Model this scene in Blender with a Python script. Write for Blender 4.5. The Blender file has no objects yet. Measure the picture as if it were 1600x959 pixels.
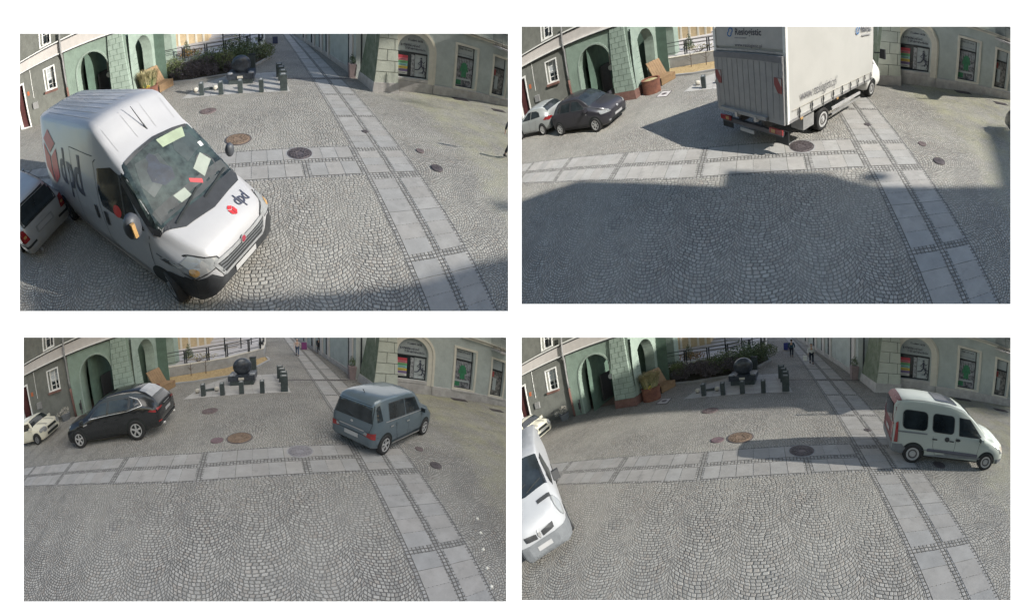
# Four square-side places seen by street cameras, stood up side by side before one camera.
import bpy, bmesh, math, random
import numpy as np
from mathutils import Vector, Matrix
from mathutils.bvhtree import BVHTree
R = math.radians
random.seed(7)
SC = bpy.context.scene
# ------------------------------------------------------------------ camera
FOC = 900.0                                   # focal length in pixels of a 1600 px wide frame
cd = bpy.data.cameras.new('camera'); cam = bpy.data.objects.new('camera', cd)
SC.collection.objects.link(cam); SC.camera = cam
cam.rotation_euler = (R(90), 0, 0)
cd.sensor_width = 36; cd.lens = 36*FOC/1600; cd.clip_start = 0.05; cd.clip_end = 3000
# ------------------------------------------------------------------ light, exposure
SUN = {1: dict(az=-16, el=27, e=5.0, ang=.5, col=(1, .955, .87)),
       2: dict(az=-25, el=43.8, e=4.6, ang=.5, col=(1, .955, .87)),
       3: dict(az=-60, el=55, e=1.7, ang=50, col=(1, .95, .88)),
       4: dict(az=-4, el=22.5, e=5.0, ang=.5, col=(1, .955, .87))}
SUNREF = {1: (3, 1, 1.7), 2: (-4, 3.6, 3.0), 3: (-3, 3, 1), 4: (1.2, 1.6, 1.7)}
wd = bpy.data.worlds.new('World'); SC.world = wd; wd.use_nodes = True
nt = wd.node_tree; bgn = nt.nodes['Background']
skyn = nt.nodes.new('ShaderNodeTexSky'); skyn.sky_type = 'NISHITA'; skyn.sun_disc = False
skyn.sun_elevation = R(35); skyn.sun_rotation = R(100); skyn.air_density = 1.2; skyn.dust_density = .8; skyn.ozone_density = 1.4
nt.links.new(skyn.outputs[0], bgn.inputs[0]); bgn.inputs[1].default_value = 0.125
vs = SC.view_settings; vs.view_transform = 'Standard'; vs.look = 'None'; vs.gamma = 1; vs.exposure = 0.5
# ------------------------------------------------------------------ lens of the street camera and pose of the four places
CG = np.array([-2.48408253, -6.28584912, 4.2])
RC = np.array([[0.99710137, -0.06425961, 0.04073775], [-0.07074935, -0.58611403, 0.80713374], [-0.02798913, -0.80767633, -0.58896143]])
FL, KD, CX, CY = 524.382656, 0.20922308, 409.14, 254.98
ORG = {1: (31, 53, 763, 433), 2: (815, 42, 764, 433), 3: (37, 527, 754, 412), 4: (815, 527, 764, 410)}
TILT = {1: (-4, -3), 2: (-4, 1), 3: (-4, 3), 4: (-4, -5)}
HGT = 8.0

def rotv(w):
    a = np.linalg.norm(w)+1e-12; K = np.array([[0, -w[2], w[1]], [w[2], 0, -w[0]], [-w[1], w[0], 0]])/a
    return np.eye(3)+np.sin(a)*K+(1-np.cos(a))*K@K

def pj(p, pn):
    p = np.atleast_2d(np.asarray(p, float)); d = (p-CG)@RC
    rr = np.hypot(d[:, 0], d[:, 1])+1e-12; th = np.arctan2(rr, d[:, 2]); s = th.copy()
    for _ in range(12): s = s-(s*(1+KD*s*s)-th)/(1+3*KD*s*s)
    o = ORG[pn]
    return np.stack([o[0]+(CX+s*FL*d[:, 0]/rr)/763*o[2], o[1]+(CY+s*FL*d[:, 1]/rr)/429*o[3]], 1)

def unproj(x, y, pn):
    """ground point under a spot of a place's view"""
    o = ORG[pn]; dx = (x-o[0])/o[2]*763-CX; dy = (y-o[1])/o[3]*429-CY; r = math.hypot(dx, dy)+1e-9
    th = r/FL*(1+KD*(r/FL)**2)
    d = RC@np.array([math.sin(th)*dx/r, math.sin(th)*dy/r, math.cos(th)])
    if d[2] > -0.05: return None
    t = -CG[2]/d[2]; return (CG+t*d)[:2]

class Place:
    def __init__(s, pn, where):
        s.pn = pn; s.where = where
        o = ORG[pn]; ax = np.array([o[0]+o[2]/2-800, o[1]+o[3]/2-479.5, FOC]); ax /= np.linalg.norm(ax)
        z = np.array([0, 0, 1.]); w = np.cross(z, ax); w = w/np.linalg.norm(w)*np.arccos(ax@z)
        a, b = TILT[pn]
        s.Rm = rotv(w)@rotv(np.array([R(a), 0, 0]))@rotv(np.array([0, 0, R(b)]))@RC.T
        s.n = s.Rm[:, 2]
        s.col = bpy.data.collections.new('place'); SC.collection.children.link(s.col)
        s.rng = random.Random(pn)
    def W(s, p):
        """camera-matched position of a point of the square in this place"""
        p = np.atleast_2d(np.asarray(p, float)); p0 = p.copy(); p0[:, 2] = 0
        def rays(q):
            d = np.stack([(q[:, 0]-800)/FOC, (q[:, 1]-479.5)/FOC, np.ones(len(q))], 1)
            return d/np.linalg.norm(d, axis=1)[:, None]
        r0 = rays(pj(p0, s.pn)); G = r0*(-HGT/(r0@s.n))[:, None]
        r = rays(pj(p, s.pn)); b = r@s.n; d = (r*G).sum(1); e = G@s.n
        c = ((d-b*e)/(1-b*b))[:, None]*r
        return np.stack([c[:, 0], c[:, 2], -c[:, 1]], 1)

PL = {1: Place(1, 'in upper left view'), 2: Place(2, 'in upper right view'),
      3: Place(3, 'in lower left view'), 4: Place(4, 'in lower right view')}
for pn, sd in SUN.items():
    P = PL[pn]; x, y, z = SUNREF[pn]; az, el = R(sd['az']), R(sd['el'])
    L = z/math.tan(el); sh = (x-L*math.cos(az), y-L*math.sin(az), 0)
    v = P.W([(x, y, z)])[0]-P.W([sh])[0]; v /= np.linalg.norm(v); P.sun = Vector(v)
    ld = bpy.data.lights.new('sun', 'SUN'); lo = bpy.data.objects.new('sun', ld); SC.collection.objects.link(lo)
    ld.energy = sd['e']; ld.angle = R(sd['ang']); ld.color = sd['col']
    lo.rotation_euler = P.sun.to_track_quat('Z', 'Y').to_euler()
    lo.light_linking.receiver_collection = P.col      # each place has the sun of its own day and hour
    lo.light_linking.blocker_collection = P.col

# ------------------------------------------------------------------ mesh building
class M:
    def __init__(s): s.v = []; s.f = []
    def add(s, V, F):
        n = len(s.v); s.v += [tuple(map(float, q)) for q in V]; s.f += [tuple(i+n for i in q) for q in F]; return s
    def box(s, x, y, z, sx, sy, sz, rot=0, bev=0):
        c, q = math.cos(rot), math.sin(rot); V = []
        for k in (-.5, .5):
            for i, j in ((-.5, -.5), (.5, -.5), (.5, .5), (-.5, .5)):
                a, b = i*sx, j*sy; V.append((x+a*c-b*q, y+a*q+b*c, z+k*sz))
        return s.add(V, [(3, 2, 1, 0), (4, 5, 6, 7), (0, 1, 5, 4), (1, 2, 6, 5), (2, 3, 7, 6), (3, 0, 4, 7)])
    def hexa(s, bot, top):
        return s.add(list(bot)+list(top), [(3, 2, 1, 0), (4, 5, 6, 7), (0, 1, 5, 4), (1, 2, 6, 5), (2, 3, 7, 6), (3, 0, 4, 7)])
    def prism(s, poly, z0, z1):
        n = len(poly); V = [(x, y, z0) for x, y in poly]+[(x, y, z1) for x, y in poly]
        return s.add(V, [tuple(range(n))[::-1], tuple(range(n, 2*n))]+[(i, (i+1) % n, (i+1) % n+n, i+n) for i in range(n)])
    def ring(s, rings, closed=True, cap=True):
        n = len(rings[0]); V = [p for r in rings for p in r]; F = []
        for k in range(len(rings)-1):
            for i in range(n if closed else n-1):
                j = (i+1) % n; F.append((k*n+i, k*n+j, (k+1)*n+j, (k+1)*n+i))
        if cap: F += [tuple(range(n))[::-1], tuple(range((len(rings)-1)*n, len(rings)*n))]
        return s.add(V, F)
    def lathe(s, prof, x=0, y=0, n=20, z0=0):
        return s.ring([[(x+r*math.cos(2*math.pi*i/n), y+r*math.sin(2*math.pi*i/n), z0+z) for i in range(n)] for r, z in prof])
    def tube(s, path, r, n=6):
        rings = []; path = [Vector(p) for p in path]
        for i, p in enumerate(path):
            d = (path[min(i+1, len(path)-1)]-path[max(i-1, 0)]).normalized()
            u = d.orthogonal().normalized(); w = d.cross(u); rr = r[i] if isinstance(r, (list, tuple)) else r
            rings.append([p+(u*math.cos(2*math.pi*k/n)+w*math.sin(2*math.pi*k/n))*rr for k in range(n)])
        for k in range(1, len(rings)):      # keep rings from twisting
            best = min(range(n), key=lambda t: sum((rings[k][(i+t) % n]-rings[k-1][i]-(path[k]-path[k-1])).length for i in range(n)))
            rings[k] = [rings[k][(i+best) % n] for i in range(n)]
        return s.ring(rings)
    def sphere(s, x, y, z, r, n=16, sz=1):
        rings = []
        for k in range(1, n//2):
            t = math.pi*k/(n//2); rings.append([(x+r*math.sin(t)*math.cos(2*math.pi*i/n), y+r*math.sin(t)*math.sin(2*math.pi*i/n), z-r*sz*math.cos(t)) for i in range(n)])
        return s.ring(rings)
    def xf(s, fn): s.v = [tuple(fn(*p)) for p in s.v]; return s
    def ydisc(s, x, y, z, r0, r1, dy, n=20):
        """disc or ring with its axis along y"""
        V = []; F = []
        for i in range(n):
            a = 2*math.pi*i/n
            for rr in (r0, r1):
                for yy in (y, y+dy): V.append((x+rr*math.cos(a), yy, z+rr*math.sin(a)))
        for i in range(n):
            a = 4*i; b = 4*((i+1) % n)
            F += [(a, a+1, b+1, b), (a+2, b+2, b+3, a+3), (a, b, b+2, a+2), (a+1, a+3, b+3, b+1)]
        return s.add(V, F)

def plate(pts3, thick):
    """thin solid from a planar 3D outline, thick = offset vector"""
    m = M(); n = len(pts3); t = thick
    return m.add(list(pts3)+[(p[0]+t[0], p[1]+t[1], p[2]+t[2]) for p in pts3],
                 [tuple(range(n)), tuple(range(n, 2*n))[::-1]]+[(i, (i+1) % n, (i+1) % n+n, i+n) for i in range(n)])

def tess(polys, res, holes=()):
    """2D polygon(s) (with holes) -> fine triangles"""
    bm = bmesh.new(); es = []
    for poly in list(polys)+list(holes):
        vv = [bm.verts.new((x, y, 0)) for x, y in poly]
        es += [bm.edges.new((vv[i], vv[(i+1) % len(vv)])) for i in range(len(vv))]
    bmesh.ops.triangle_fill(bm, use_beauty=True, edges=es)
    for _ in range(7):
        lo = [e for e in bm.edges if e.calc_length() > res]
        if not lo: break
        bmesh.ops.subdivide_edges(bm, edges=lo, cuts=1); bmesh.ops.triangulate(bm, faces=bm.faces)
    bmesh.ops.recalc_face_normals(bm, faces=bm.faces)
    bm.verts.ensure_lookup_table(); V = [(v.co.x, v.co.y) for v in bm.verts]; F = [tuple(v.index for v in f.verts) for f in bm.faces]
    bm.free(); return V, F

def finish(P, name, V, F, mat, smooth=False, base=None, sub=.6, recalc=True, cut=True, zoff=0, tint=None):
    """V in square coordinates -> one mesh object of the place; None when nothing of it is inside the view"""
    V = np.array(V, float)
    if not len(V): return None
    bm = bmesh.new(); lay = bm.verts.layers.float_vector.new('rest')
    cl = bm.loops.layers.float_color.new('tint') if tint else None
    bv = [bm.verts.new(p) for p in V]
    for k, fc in enumerate(F):
        try: fa = bm.faces.new([bv[i] for i in fc])
        except ValueError: continue
        if tint:
            for lp in fa.loops: lp[cl] = tint[k]
    for v in list(bm.verts):
        if not v.link_faces: bm.verts.remove(v)
    if recalc: bmesh.ops.recalc_face_normals(bm, faces=bm.faces)
    if sub:
        big = [e for e in bm.edges if e.calc_length() > sub]
        if big:
            bmesh.ops.triangulate(bm, faces=[f for f in bm.faces if any(e.calc_length() > sub for e in f.edges)])
            for _ in range(8):
                big = [e for e in bm.edges if e.calc_length() > sub]
                if not big: break
                bmesh.ops.subdivide_edges(bm, edges=big, cuts=1)
                bmesh.ops.triangulate(bm, faces=[f for f in bm.faces if len(f.verts) > 3])
    co = np.array([v.co[:] for v in bm.verts])
    if len(co) == 0: bm.free(); return None
    q = pj(co, P.pn); w = P.W(co); o = ORG[P.pn]
    for v, c, p in zip(bm.verts, co, w): v[lay] = c; v.co = p
    if cut:
        side = [q[:, 0] < o[0], q[:, 0] > o[0]+o[2], q[:, 1] < o[1], q[:, 1] > o[1]+o[3]]
        anyout = side[0] | side[1] | side[2] | side[3]
        if anyout.all() and any(t.all() for t in side): bm.free(); return None
        if anyout.any():
            bm.verts.index_update()
            bad = [f for f in bm.faces if any(all(t[v.index] for v in f.verts) for t in side)]
            bmesh.ops.delete(bm, geom=bad, context='FACES')
            x0, x1, y0, y1 = o[0]-800, o[0]+o[2]-800, -(o[1]-479.5), -(o[1]+o[3]-479.5)
            for nn in ((-FOC, x0, 0), (FOC, -x1, 0), (0, -y0, FOC), (0, y1, -FOC)):
                if bm.faces: bmesh.ops.bisect_plane(bm, geom=bm.verts[:]+bm.edges[:]+bm.faces[:], plane_co=(0, 0, 0), plane_no=Vector(nn).normalized(), clear_outer=True)
            for v in list(bm.verts):
                if not v.link_faces: bm.verts.remove(v)
    if not bm.faces: bm.free(); return None
    if base is not None:
        b = Vector(base)
        for v in bm.verts: v.co -= b
    me = bpy.data.meshes.new(name); bm.to_mesh(me); bm.free()
    if smooth: me.polygons.foreach_set('use_smooth', [True]*len(me.polygons))
    me.materials.append(mat); ob = bpy.data.objects.new(name, me); P.col.objects.link(ob); return ob

class Thing:
    """one top-level thing: an empty at its base that parents its parts (or a single mesh)"""
    def __init__(s, P, name, label, cat, x=0, y=0, z=0, rot=0, group=None, kind=None, scale=(1, 1, 1)):
        s.P = P; s.name = name; s.label = label; s.cat = cat; s.pos = (x, y, z); s.rot = rot
        s.group = group; s.kind = kind; s.sc = scale; s.items = []
        s.base = P.W([(x, y, z)])[0]
    def tr(s, V):
        c, q = math.cos(s.rot), math.sin(s.rot); a, b, d = s.sc
        return [(s.pos[0]+x*a*c-y*b*q, s.pos[1]+x*a*q+y*b*c, s.pos[2]+z*d) for x, y, z in V]
    def part(s, name, m, mat, parent=None, smooth=False, label=None, sub=.6, recalc=True):
        V, F = (m.v, m.f) if isinstance(m, M) else m
        if not F: return None
        ob = finish(s.P, name, s.tr(V), F, mat, smooth, s.base, sub, recalc)
        if ob is None: return None
        if label: ob['label'] = label
        s.items.append((ob, parent)); return ob
    def done(s):
        if not s.items: return None
        if len(s.items) == 1:
            top = s.items[0][0]; top.name = s.name; top.location = s.base
        else:
            top = bpy.data.objects.new(s.name, None); s.P.col.objects.link(top); top.location = s.base; top.empty_display_size = .2
            for ob, par in s.items:
                ob.parent = par if par is not None and par != 'none' else top
        if s.kind: top['kind'] = s.kind
        if s.label: top['label'] = s.label
        if s.cat: top['category'] = s.cat
        if s.group: top['group'] = s.group
        return top

# ------------------------------------------------------------------ materials
class X:
    """tiny expression helper over math nodes"""
    nt = None
    def __init__(s, o): s.o = o
    @staticmethod
    def op(kind, *a):
        n = X.nt.nodes.new('ShaderNodeMath'); n.operation = kind
        for i, q in enumerate(a):
            if isinstance(q, X): X.nt.links.new(q.o, n.inputs[i])
            else: n.inputs[i].default_value = q
        return X(n.outputs[0])
    def __add__(s, b): return X.op('ADD', s, b)
    def __sub__(s, b): return X.op('SUBTRACT', s, b)
    def __rsub__(s, b): return X.op('SUBTRACT', b, s)
    def __mul__(s, b): return X.op('MULTIPLY', s, b)
    def __truediv__(s, b): return X.op('DIVIDE', s, b)
    def floor(s): return X.op('FLOOR', s)
    def frac(s): return X.op('FRACT', s)
    def mn(s, b): return X.op('MINIMUM', s, b)
    def mx(s, b): return X.op('MAXIMUM', s, b)
def smoothst(x, a, b):
    n = X.nt.nodes.new('ShaderNodeMapRange'); n.interpolation_type = 'SMOOTHSTEP'
    X.nt.links.new(x.o, n.inputs[0]); n.inputs[1].default_value = a; n.inputs[2].default_value = b; return X(n.outputs[0])
def wnoise(a, b, c=0.0):
    cb = X.nt.nodes.new('ShaderNodeCombineXYZ')
    for i, q in enumerate((a, b, c)):
        if isinstance(q, X): X.nt.links.new(q.o, cb.inputs[i])
        else: cb.inputs[i].default_value = q
    n = X.nt.nodes.new('ShaderNodeTexWhiteNoise'); X.nt.links.new(cb.outputs[0], n.inputs['Vector']); return X(n.outputs['Value'])
def noise(vec, scale, detail=3, rough=.6):
    n = X.nt.nodes.new('ShaderNodeTexNoise'); X.nt.links.new(vec, n.inputs['Vector'])
    n.inputs['Scale'].default_value = scale; n.inputs['Detail'].default_value = detail; n.inputs['Roughness'].default_value = rough
    return X(n.outputs['Fac'])
def mixc(fac, a, b, blend='MIX'):
    n = X.nt.nodes.new('ShaderNodeMix'); n.data_type = 'RGBA'; n.blend_type = blend
    if isinstance(fac, X): X.nt.links.new(fac.o, n.inputs[0])
    else: n.inputs[0].default_value = fac
    for i, q in ((6, a), (7, b)):
        if isinstance(q, (tuple, list)): n.inputs[i].default_value = (*q[:3], 1)
        else: X.nt.links.new(q, n.inputs[i])
    return n.outputs[2]
def newmat(name):
    m = bpy.data.materials.new(name); m.use_nodes = True; X.nt = m.node_tree
    at = X.nt.nodes.new('ShaderNodeAttribute'); at.attribute_name = 'rest'
    return m, X.nt.nodes['Principled BSDF'], at.outputs['Vector']
def bump(b, h, dist=.01, st=.5):
    n = X.nt.nodes.new('ShaderNodeBump'); n.inputs['Distance'].default_value = dist; n.inputs['Strength'].default_value = st
    X.nt.links.new(h.o, n.inputs['Height']); X.nt.links.new(n.outputs[0], b.inputs['Normal'])
def mat(name, col, rough=.6, metal=0, var=.12, sc=6, coat=0, bmp=0, col2=None, spec=None, dirt=0):
    m, b, v = newmat(name)
    n = noise(v, sc, 5, .65); n2 = noise(v, sc*.23, 3)
    a = tuple(c*(1-var) for c in col); c2 = col2 or tuple(min(1, c*(1+var)) for c in col)
    out = mixc(smoothst(n*.6+n2*.4, .35, .65), a, c2)
    if dirt:
        sp = X.nt.nodes.new('ShaderNodeSeparateXYZ'); X.nt.links.new(v, sp.inputs[0])
        dd = smoothst(noise(v, 1.7, 5)+X(sp.outputs[2])*-.28, .2, .75)
        out = mixc(dd*dirt, out, (.10, .09, .075))
    X.nt.links.new(out, b.inputs['Base Color'])
    b.inputs['Roughness'].default_value = rough; b.inputs['Metallic'].default_value = metal
    if coat: b.inputs['Coat Weight'].default_value = coat; b.inputs['Coat Roughness'].default_value = .08
    if spec is not None: b.inputs['Specular IOR Level'].default_value = spec
    if bmp: bump(b, noise(v, sc*4, 4), .02, bmp)
    return m

def cobble_mat():
    m, b, v = newmat('granite_setts')
    sp = X.nt.nodes.new('ShaderNodeSeparateXYZ'); X.nt.links.new(v, sp.inputs[0])
    x0, y0 = X(sp.outputs[0]), X(sp.outputs[1])
    wob1 = (noise(v, 3.1, 2)-.5)*.07+(noise(v, .9, 2)-.5)*.42; wob2 = (noise(v, 2.3, 2)-.42)*.07+(noise(v, .7, 2)-.5)*.3
    swap = X.op('GREATER_THAN', x0, 1.38)
    a = x0*(X(swap.o)*-1+1)+y0*swap+wob1; bb = y0*(swap*-1+1)+(x0*-1)*swap+wob2
    Wd, Rr, s = 1.08, .66, .079
    col = (a/Wd).floor(); xx = a-(col+.5)*Wd
    v_ = bb-(Rr-X.op('SQRT', (Rr*Rr-xx*xx).mx(.01))); u_ = X.op('ARCSINE', xx/Rr)*Rr
    q = v_/s; row = q.floor(); fr = q-row
    rr = wnoise(row, col, 3.7); u2 = u_/(rr*.03+s*.95)+rr*9.0; j = u2.floor(); fu = u2-j
    jit = (wnoise(row, j, col)-.5)*.1
    d = (fr.mn(fr*-1+1)).mn((fu+jit).mn(fu*-1+1-jit))
    joint = smoothst(d, .03, .17)
    t = wnoise(row, j, col+11.0); t2 = wnoise(j, row, col+5.0)
    stone = mixc(t, (.205, .198, .180), (.375, .360, .325))
    stone = mixc(smoothst(t2, .7, 1.0)*.4, stone, (.28, .22, .17))
    big = noise(v, .35, 4); moss = smoothst(noise(v, .8, 5)*.6+smoothst(x0, 1.0, 5.0)*.25, .42, .7)
    gcol = mixc(moss*.75, (.058, .053, .046), (.13, .135, .055))
    c = mixc(joint, gcol, stone)
    c = mixc(moss*.55, c, (.36, .35, .17))
    c = mixc(smoothst(big, .35, .65)*.4, c, (.37, .355, .31))
    patch = smoothst(noise(v, .55, 6, .7), .52, .60); c = mixc(patch*.28, c, (.16, .155, .145))
    oil = smoothst(noise(v, 1.9, 3, .5), .68, .74); c = mixc(oil*.45, c, (.10, .10, .10))
    grit = noise(v, 60, 3); c = mixc((grit-.3)*.7, c, (.35, .34, .33))
    X.nt.links.new(c, b.inputs['Base Color']); b.inputs['Roughness'].default_value = .75
    bump(b, joint+grit*.25, .018, .8); return m
def slab_mat():
    m, b, v = newmat('granite_slabs')
    at = X.nt.nodes.new('ShaderNodeAttribute'); at.attribute_name = 'tint'
    n = noise(v, 2.2, 6, .7); g = noise(v, 90, 2)
    c = mixc(smoothst(n, .35, .7), (.252, .243, .228), (.312, .302, .286))
    c = mixc(1.0, c, at.outputs['Color'], 'MULTIPLY'); c = mixc((g-.25)*.5, c, (.42, .41, .40))
    st = smoothst(noise(v, 2.5, 6, .7), .54, .66); c = mixc(st*.3, c, (.16, .155, .15))
    X.nt.links.new(c, b.inputs['Base Color']); b.inputs['Roughness'].default_value = .7; bump(b, g, .006, .4); return m
def strip_mat():
    m, b, v = newmat('small_setts')
    sp = X.nt.nodes.new('ShaderNodeSeparateXYZ'); X.nt.links.new(v, sp.inputs[0])
    a = (X(sp.outputs[0])+(noise(v, 4, 2)-.5)*.05)/.088; q = (X(sp.outputs[1])+(noise(v, 3.3, 2)-.5)*.05)/.09
    i, j = a.floor(), q.floor(); fa, fq = a-i, q-j
    d = (fa.mn(fa*-1+1)).mn(fq.mn(fq*-1+1)); jt = smoothst(d, .05, .2)
    st = mixc(wnoise(i, j, 2.0), (.20, .196, .19), (.34, .33, .315)); c = mixc(jt, (.105, .10, .09), st)
    X.nt.links.new(c, b.inputs['Base Color']); b.inputs['Roughness'].default_value = .8; bump(b, jt, .015, .8); return m

MT = {}
def K(name, *a, **k):
    if name not in MT: MT[name] = mat(name, *a, **k)
    return MT[name]
COB = cobble_mat(); SLAB = slab_mat(); STRIP = strip_mat()
GREYST = mat('grey_render', (.15, .155, .14), .9, var=.14, sc=2.5, bmp=.25, dirt=.25)
GREEN = mat('green_render', (.205, .27, .225), .88, var=.12, sc=2.2, bmp=.3, dirt=.3)
GREENL = mat('pale_green_stone', (.26, .325, .28), .85, var=.12, sc=3, bmp=.3, dirt=.25)
GREEND = mat('passage_green_render', (.085, .135, .105), .9, var=.15, sc=3, bmp=.2)  # darker green than the outer render, for passage walls and ceiling
CREAM = mat('cream_band', (.50, .47, .45), .85, var=.07, sc=2, dirt=.1)
TRIM = mat('cream_trim', (.55, .52, .45), .7, var=.06, sc=4, dirt=.12)
BLUEG = mat('blue_grey_render', (.37, .40, .385), .9, var=.1, sc=1.8, bmp=.25, dirt=.2)
PILL = mat('pillar_stone', (.41, .43, .375), .88, var=.1, sc=3, bmp=.3, dirt=.1)
PILLG = mat('mossy_stone', (.15, .19, .125), .9, var=.3, sc=3, bmp=.4, col2=(.20, .22, .17))
PLINTH = mat('plinth_stone', (.42, .40, .39), .85, var=.13, sc=4, bmp=.3, dirt=.35)
BRICK = mat('brown_plinth', (.16, .085, .07), .85, var=.2, sc=8)
JOINT = mat('joint_dark', (.05, .075, .06), .95, var=.2)
JOINTG = mat('joint_grey', (.12, .13, .115), .95, var=.2)
DARK = mat('dark_interior', (.012, .016, .016), .8, var=.3)
WHITE = mat('white_paint', (.72, .72, .70), .45, var=.05)
GLASS = mat('dark_glass', (.02, .026, .03), .08, var=.5, sc=1.5, spec=.55)
CURT = mat('net_curtain', (.42, .45, .47), .35, var=.25, sc=9)
METAL = mat('dark_metal', (.03, .034, .038), .45, metal=.4)
STEEL = mat('galvanised_steel', (.42, .42, .42), .45, metal=.6, var=.15)
RUST = mat('rust_metal', (.15, .06, .045), .75, var=.3, sc=3, bmp=.2, col2=(.24, .10, .06))
IRON = mat('cast_iron', (.10, .085, .088), .55, metal=.3, var=.3, sc=25, bmp=.4)
RIRON = mat('rusty_iron', (.17, .12, .085), .75, var=.3, sc=20, bmp=.4)
GRAN = mat('black_granite', (.035, .042, .055), .34, var=.5, sc=9, spec=.5)
GRANM = mat('matt_granite', (.045, .058, .060), .5, var=.3, sc=14)
WOOD = mat('bench_wood', (.24, .155, .085), .65, var=.18, sc=5, bmp=.2)
CONC = mat('grey_concrete', (.30, .30, .30), .85, var=.14, sc=3, bmp=.3, dirt=.2)
LEAF1 = mat('dark_leaves', (.065, .10, .055), .65, var=.4, sc=14, col2=(.13, .18, .09))
LEAF2 = mat('mid_leaves', (.09, .135, .05), .65, var=.4, sc=14, col2=(.18, .21, .09))
LEAF3 = mat('autumn_leaves', (.20, .13, .035), .7, var=.4, sc=14, col2=(.34, .20, .06))
STRAW = mat('straw_grass', (.30, .27, .11), .8, var=.35, sc=20, col2=(.42, .37, .22))
HEATH = mat('heather', (.085, .075, .085), .8, var=.4, sc=14, col2=(.16, .14, .15))
GRAVEL = mat('ochre_gravel', (.34, .24, .11), .9, var=.4, sc=40, bmp=.5, col2=(.48, .36, .20))
SOIL = mat('dark_soil', (.045, .04, .03), .95, var=.3, sc=12)
RUBBER = mat('tyre_rubber', (.018, .018, .019), .75, var=.25)
ALLOY = mat('alloy_rim', (.42, .42, .42), .4, metal=.25, var=.08)
PLASTIC = mat('black_plastic', (.028, .03, .033), .55, var=.2)
GPLAST = mat('grey_plastic', (.15, .16, .17), .5, var=.12)
REDL = mat('red_lamp', (.23, .018, .02), .2, var=.25, coat=.5)
LAMP = mat('headlamp_glass', (.25, .26, .265), .2, var=.12, sc=6, coat=.5)
AMBER = mat('amber_lamp', (.40, .24, .09), .25, var=.15, coat=.5)
LIGHTST = mat('pale_stone', (.50, .47, .41), .8, var=.12, sc=8)
TERR = mat('terrace_paving', (.40, .38, .375), .85, var=.1, sc=3)
PLATE = mat('licence_plate_white', (.36, .36, .36), .5, var=.04)
BLUE = mat('logo_blue', (.03, .14, .36), .5, var=.05); NAVY = mat('logo_dark', (.045, .05, .075), .5, var=.05)
LRED = mat('logo_red', (.52, .03, .035), .45, var=.06)
CHROME = mat('chrome', (.45, .45, .45), .3, metal=.6, var=.05)
SKIN = mat('skin', (.42, .26, .19), .6, var=.06)

# ------------------------------------------------------------------ the ground of each place
def build_ground(P):
    o = ORG[P.pn]; nx, ny = 64, 44; idx = {}; V = []; F = []
    for j in range(ny+1):
        for i in range(nx+1):
            g = unproj(o[0]+o[2]*i/nx, o[1]+o[3]*j/ny, P.pn)
            if g is not None and np.hypot(*(g-CG[:2])) < 60: idx[i, j] = len(V); V.append((*g, 0))
    for j in range(ny):
        for i in range(nx):
            k = [(i, j), (i+1, j), (i+1, j+1), (i, j+1)]
            if all(q in idx for q in k): F.append(tuple(idx[q] for q in k))
    ob = finish(P, 'cobbled_ground', V, F, COB, sub=0, cut=False, recalc=False); ob['kind'] = 'structure'; fixup(ob)
def fixup(ob):
    """faces of a sheet look up, towards the sky of their place"""
    bm = bmesh.new(); bm.from_mesh(ob.data); cam0 = Vector((0, 0, 0))
    for f in bm.faces:
        if (ob.matrix_world @ f.calc_center_median() - cam0).dot(f.normal) > 0: f.normal_flip()
    bm.to_mesh(ob.data); bm.free()
def sheet(P, name, V, F, m, kind='structure', sub=.6, tint=None, label=None, cat=None):
    ob = finish(P, name, V, F, m, sub=sub, recalc=False, tint=tint)
    if ob:
        fixup(ob)
        if kind: ob['kind'] = kind
        if label: ob['label'] = label; ob['category'] = cat
    return ob
def bend(a): return max(0, -4.5-a)*.11

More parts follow.
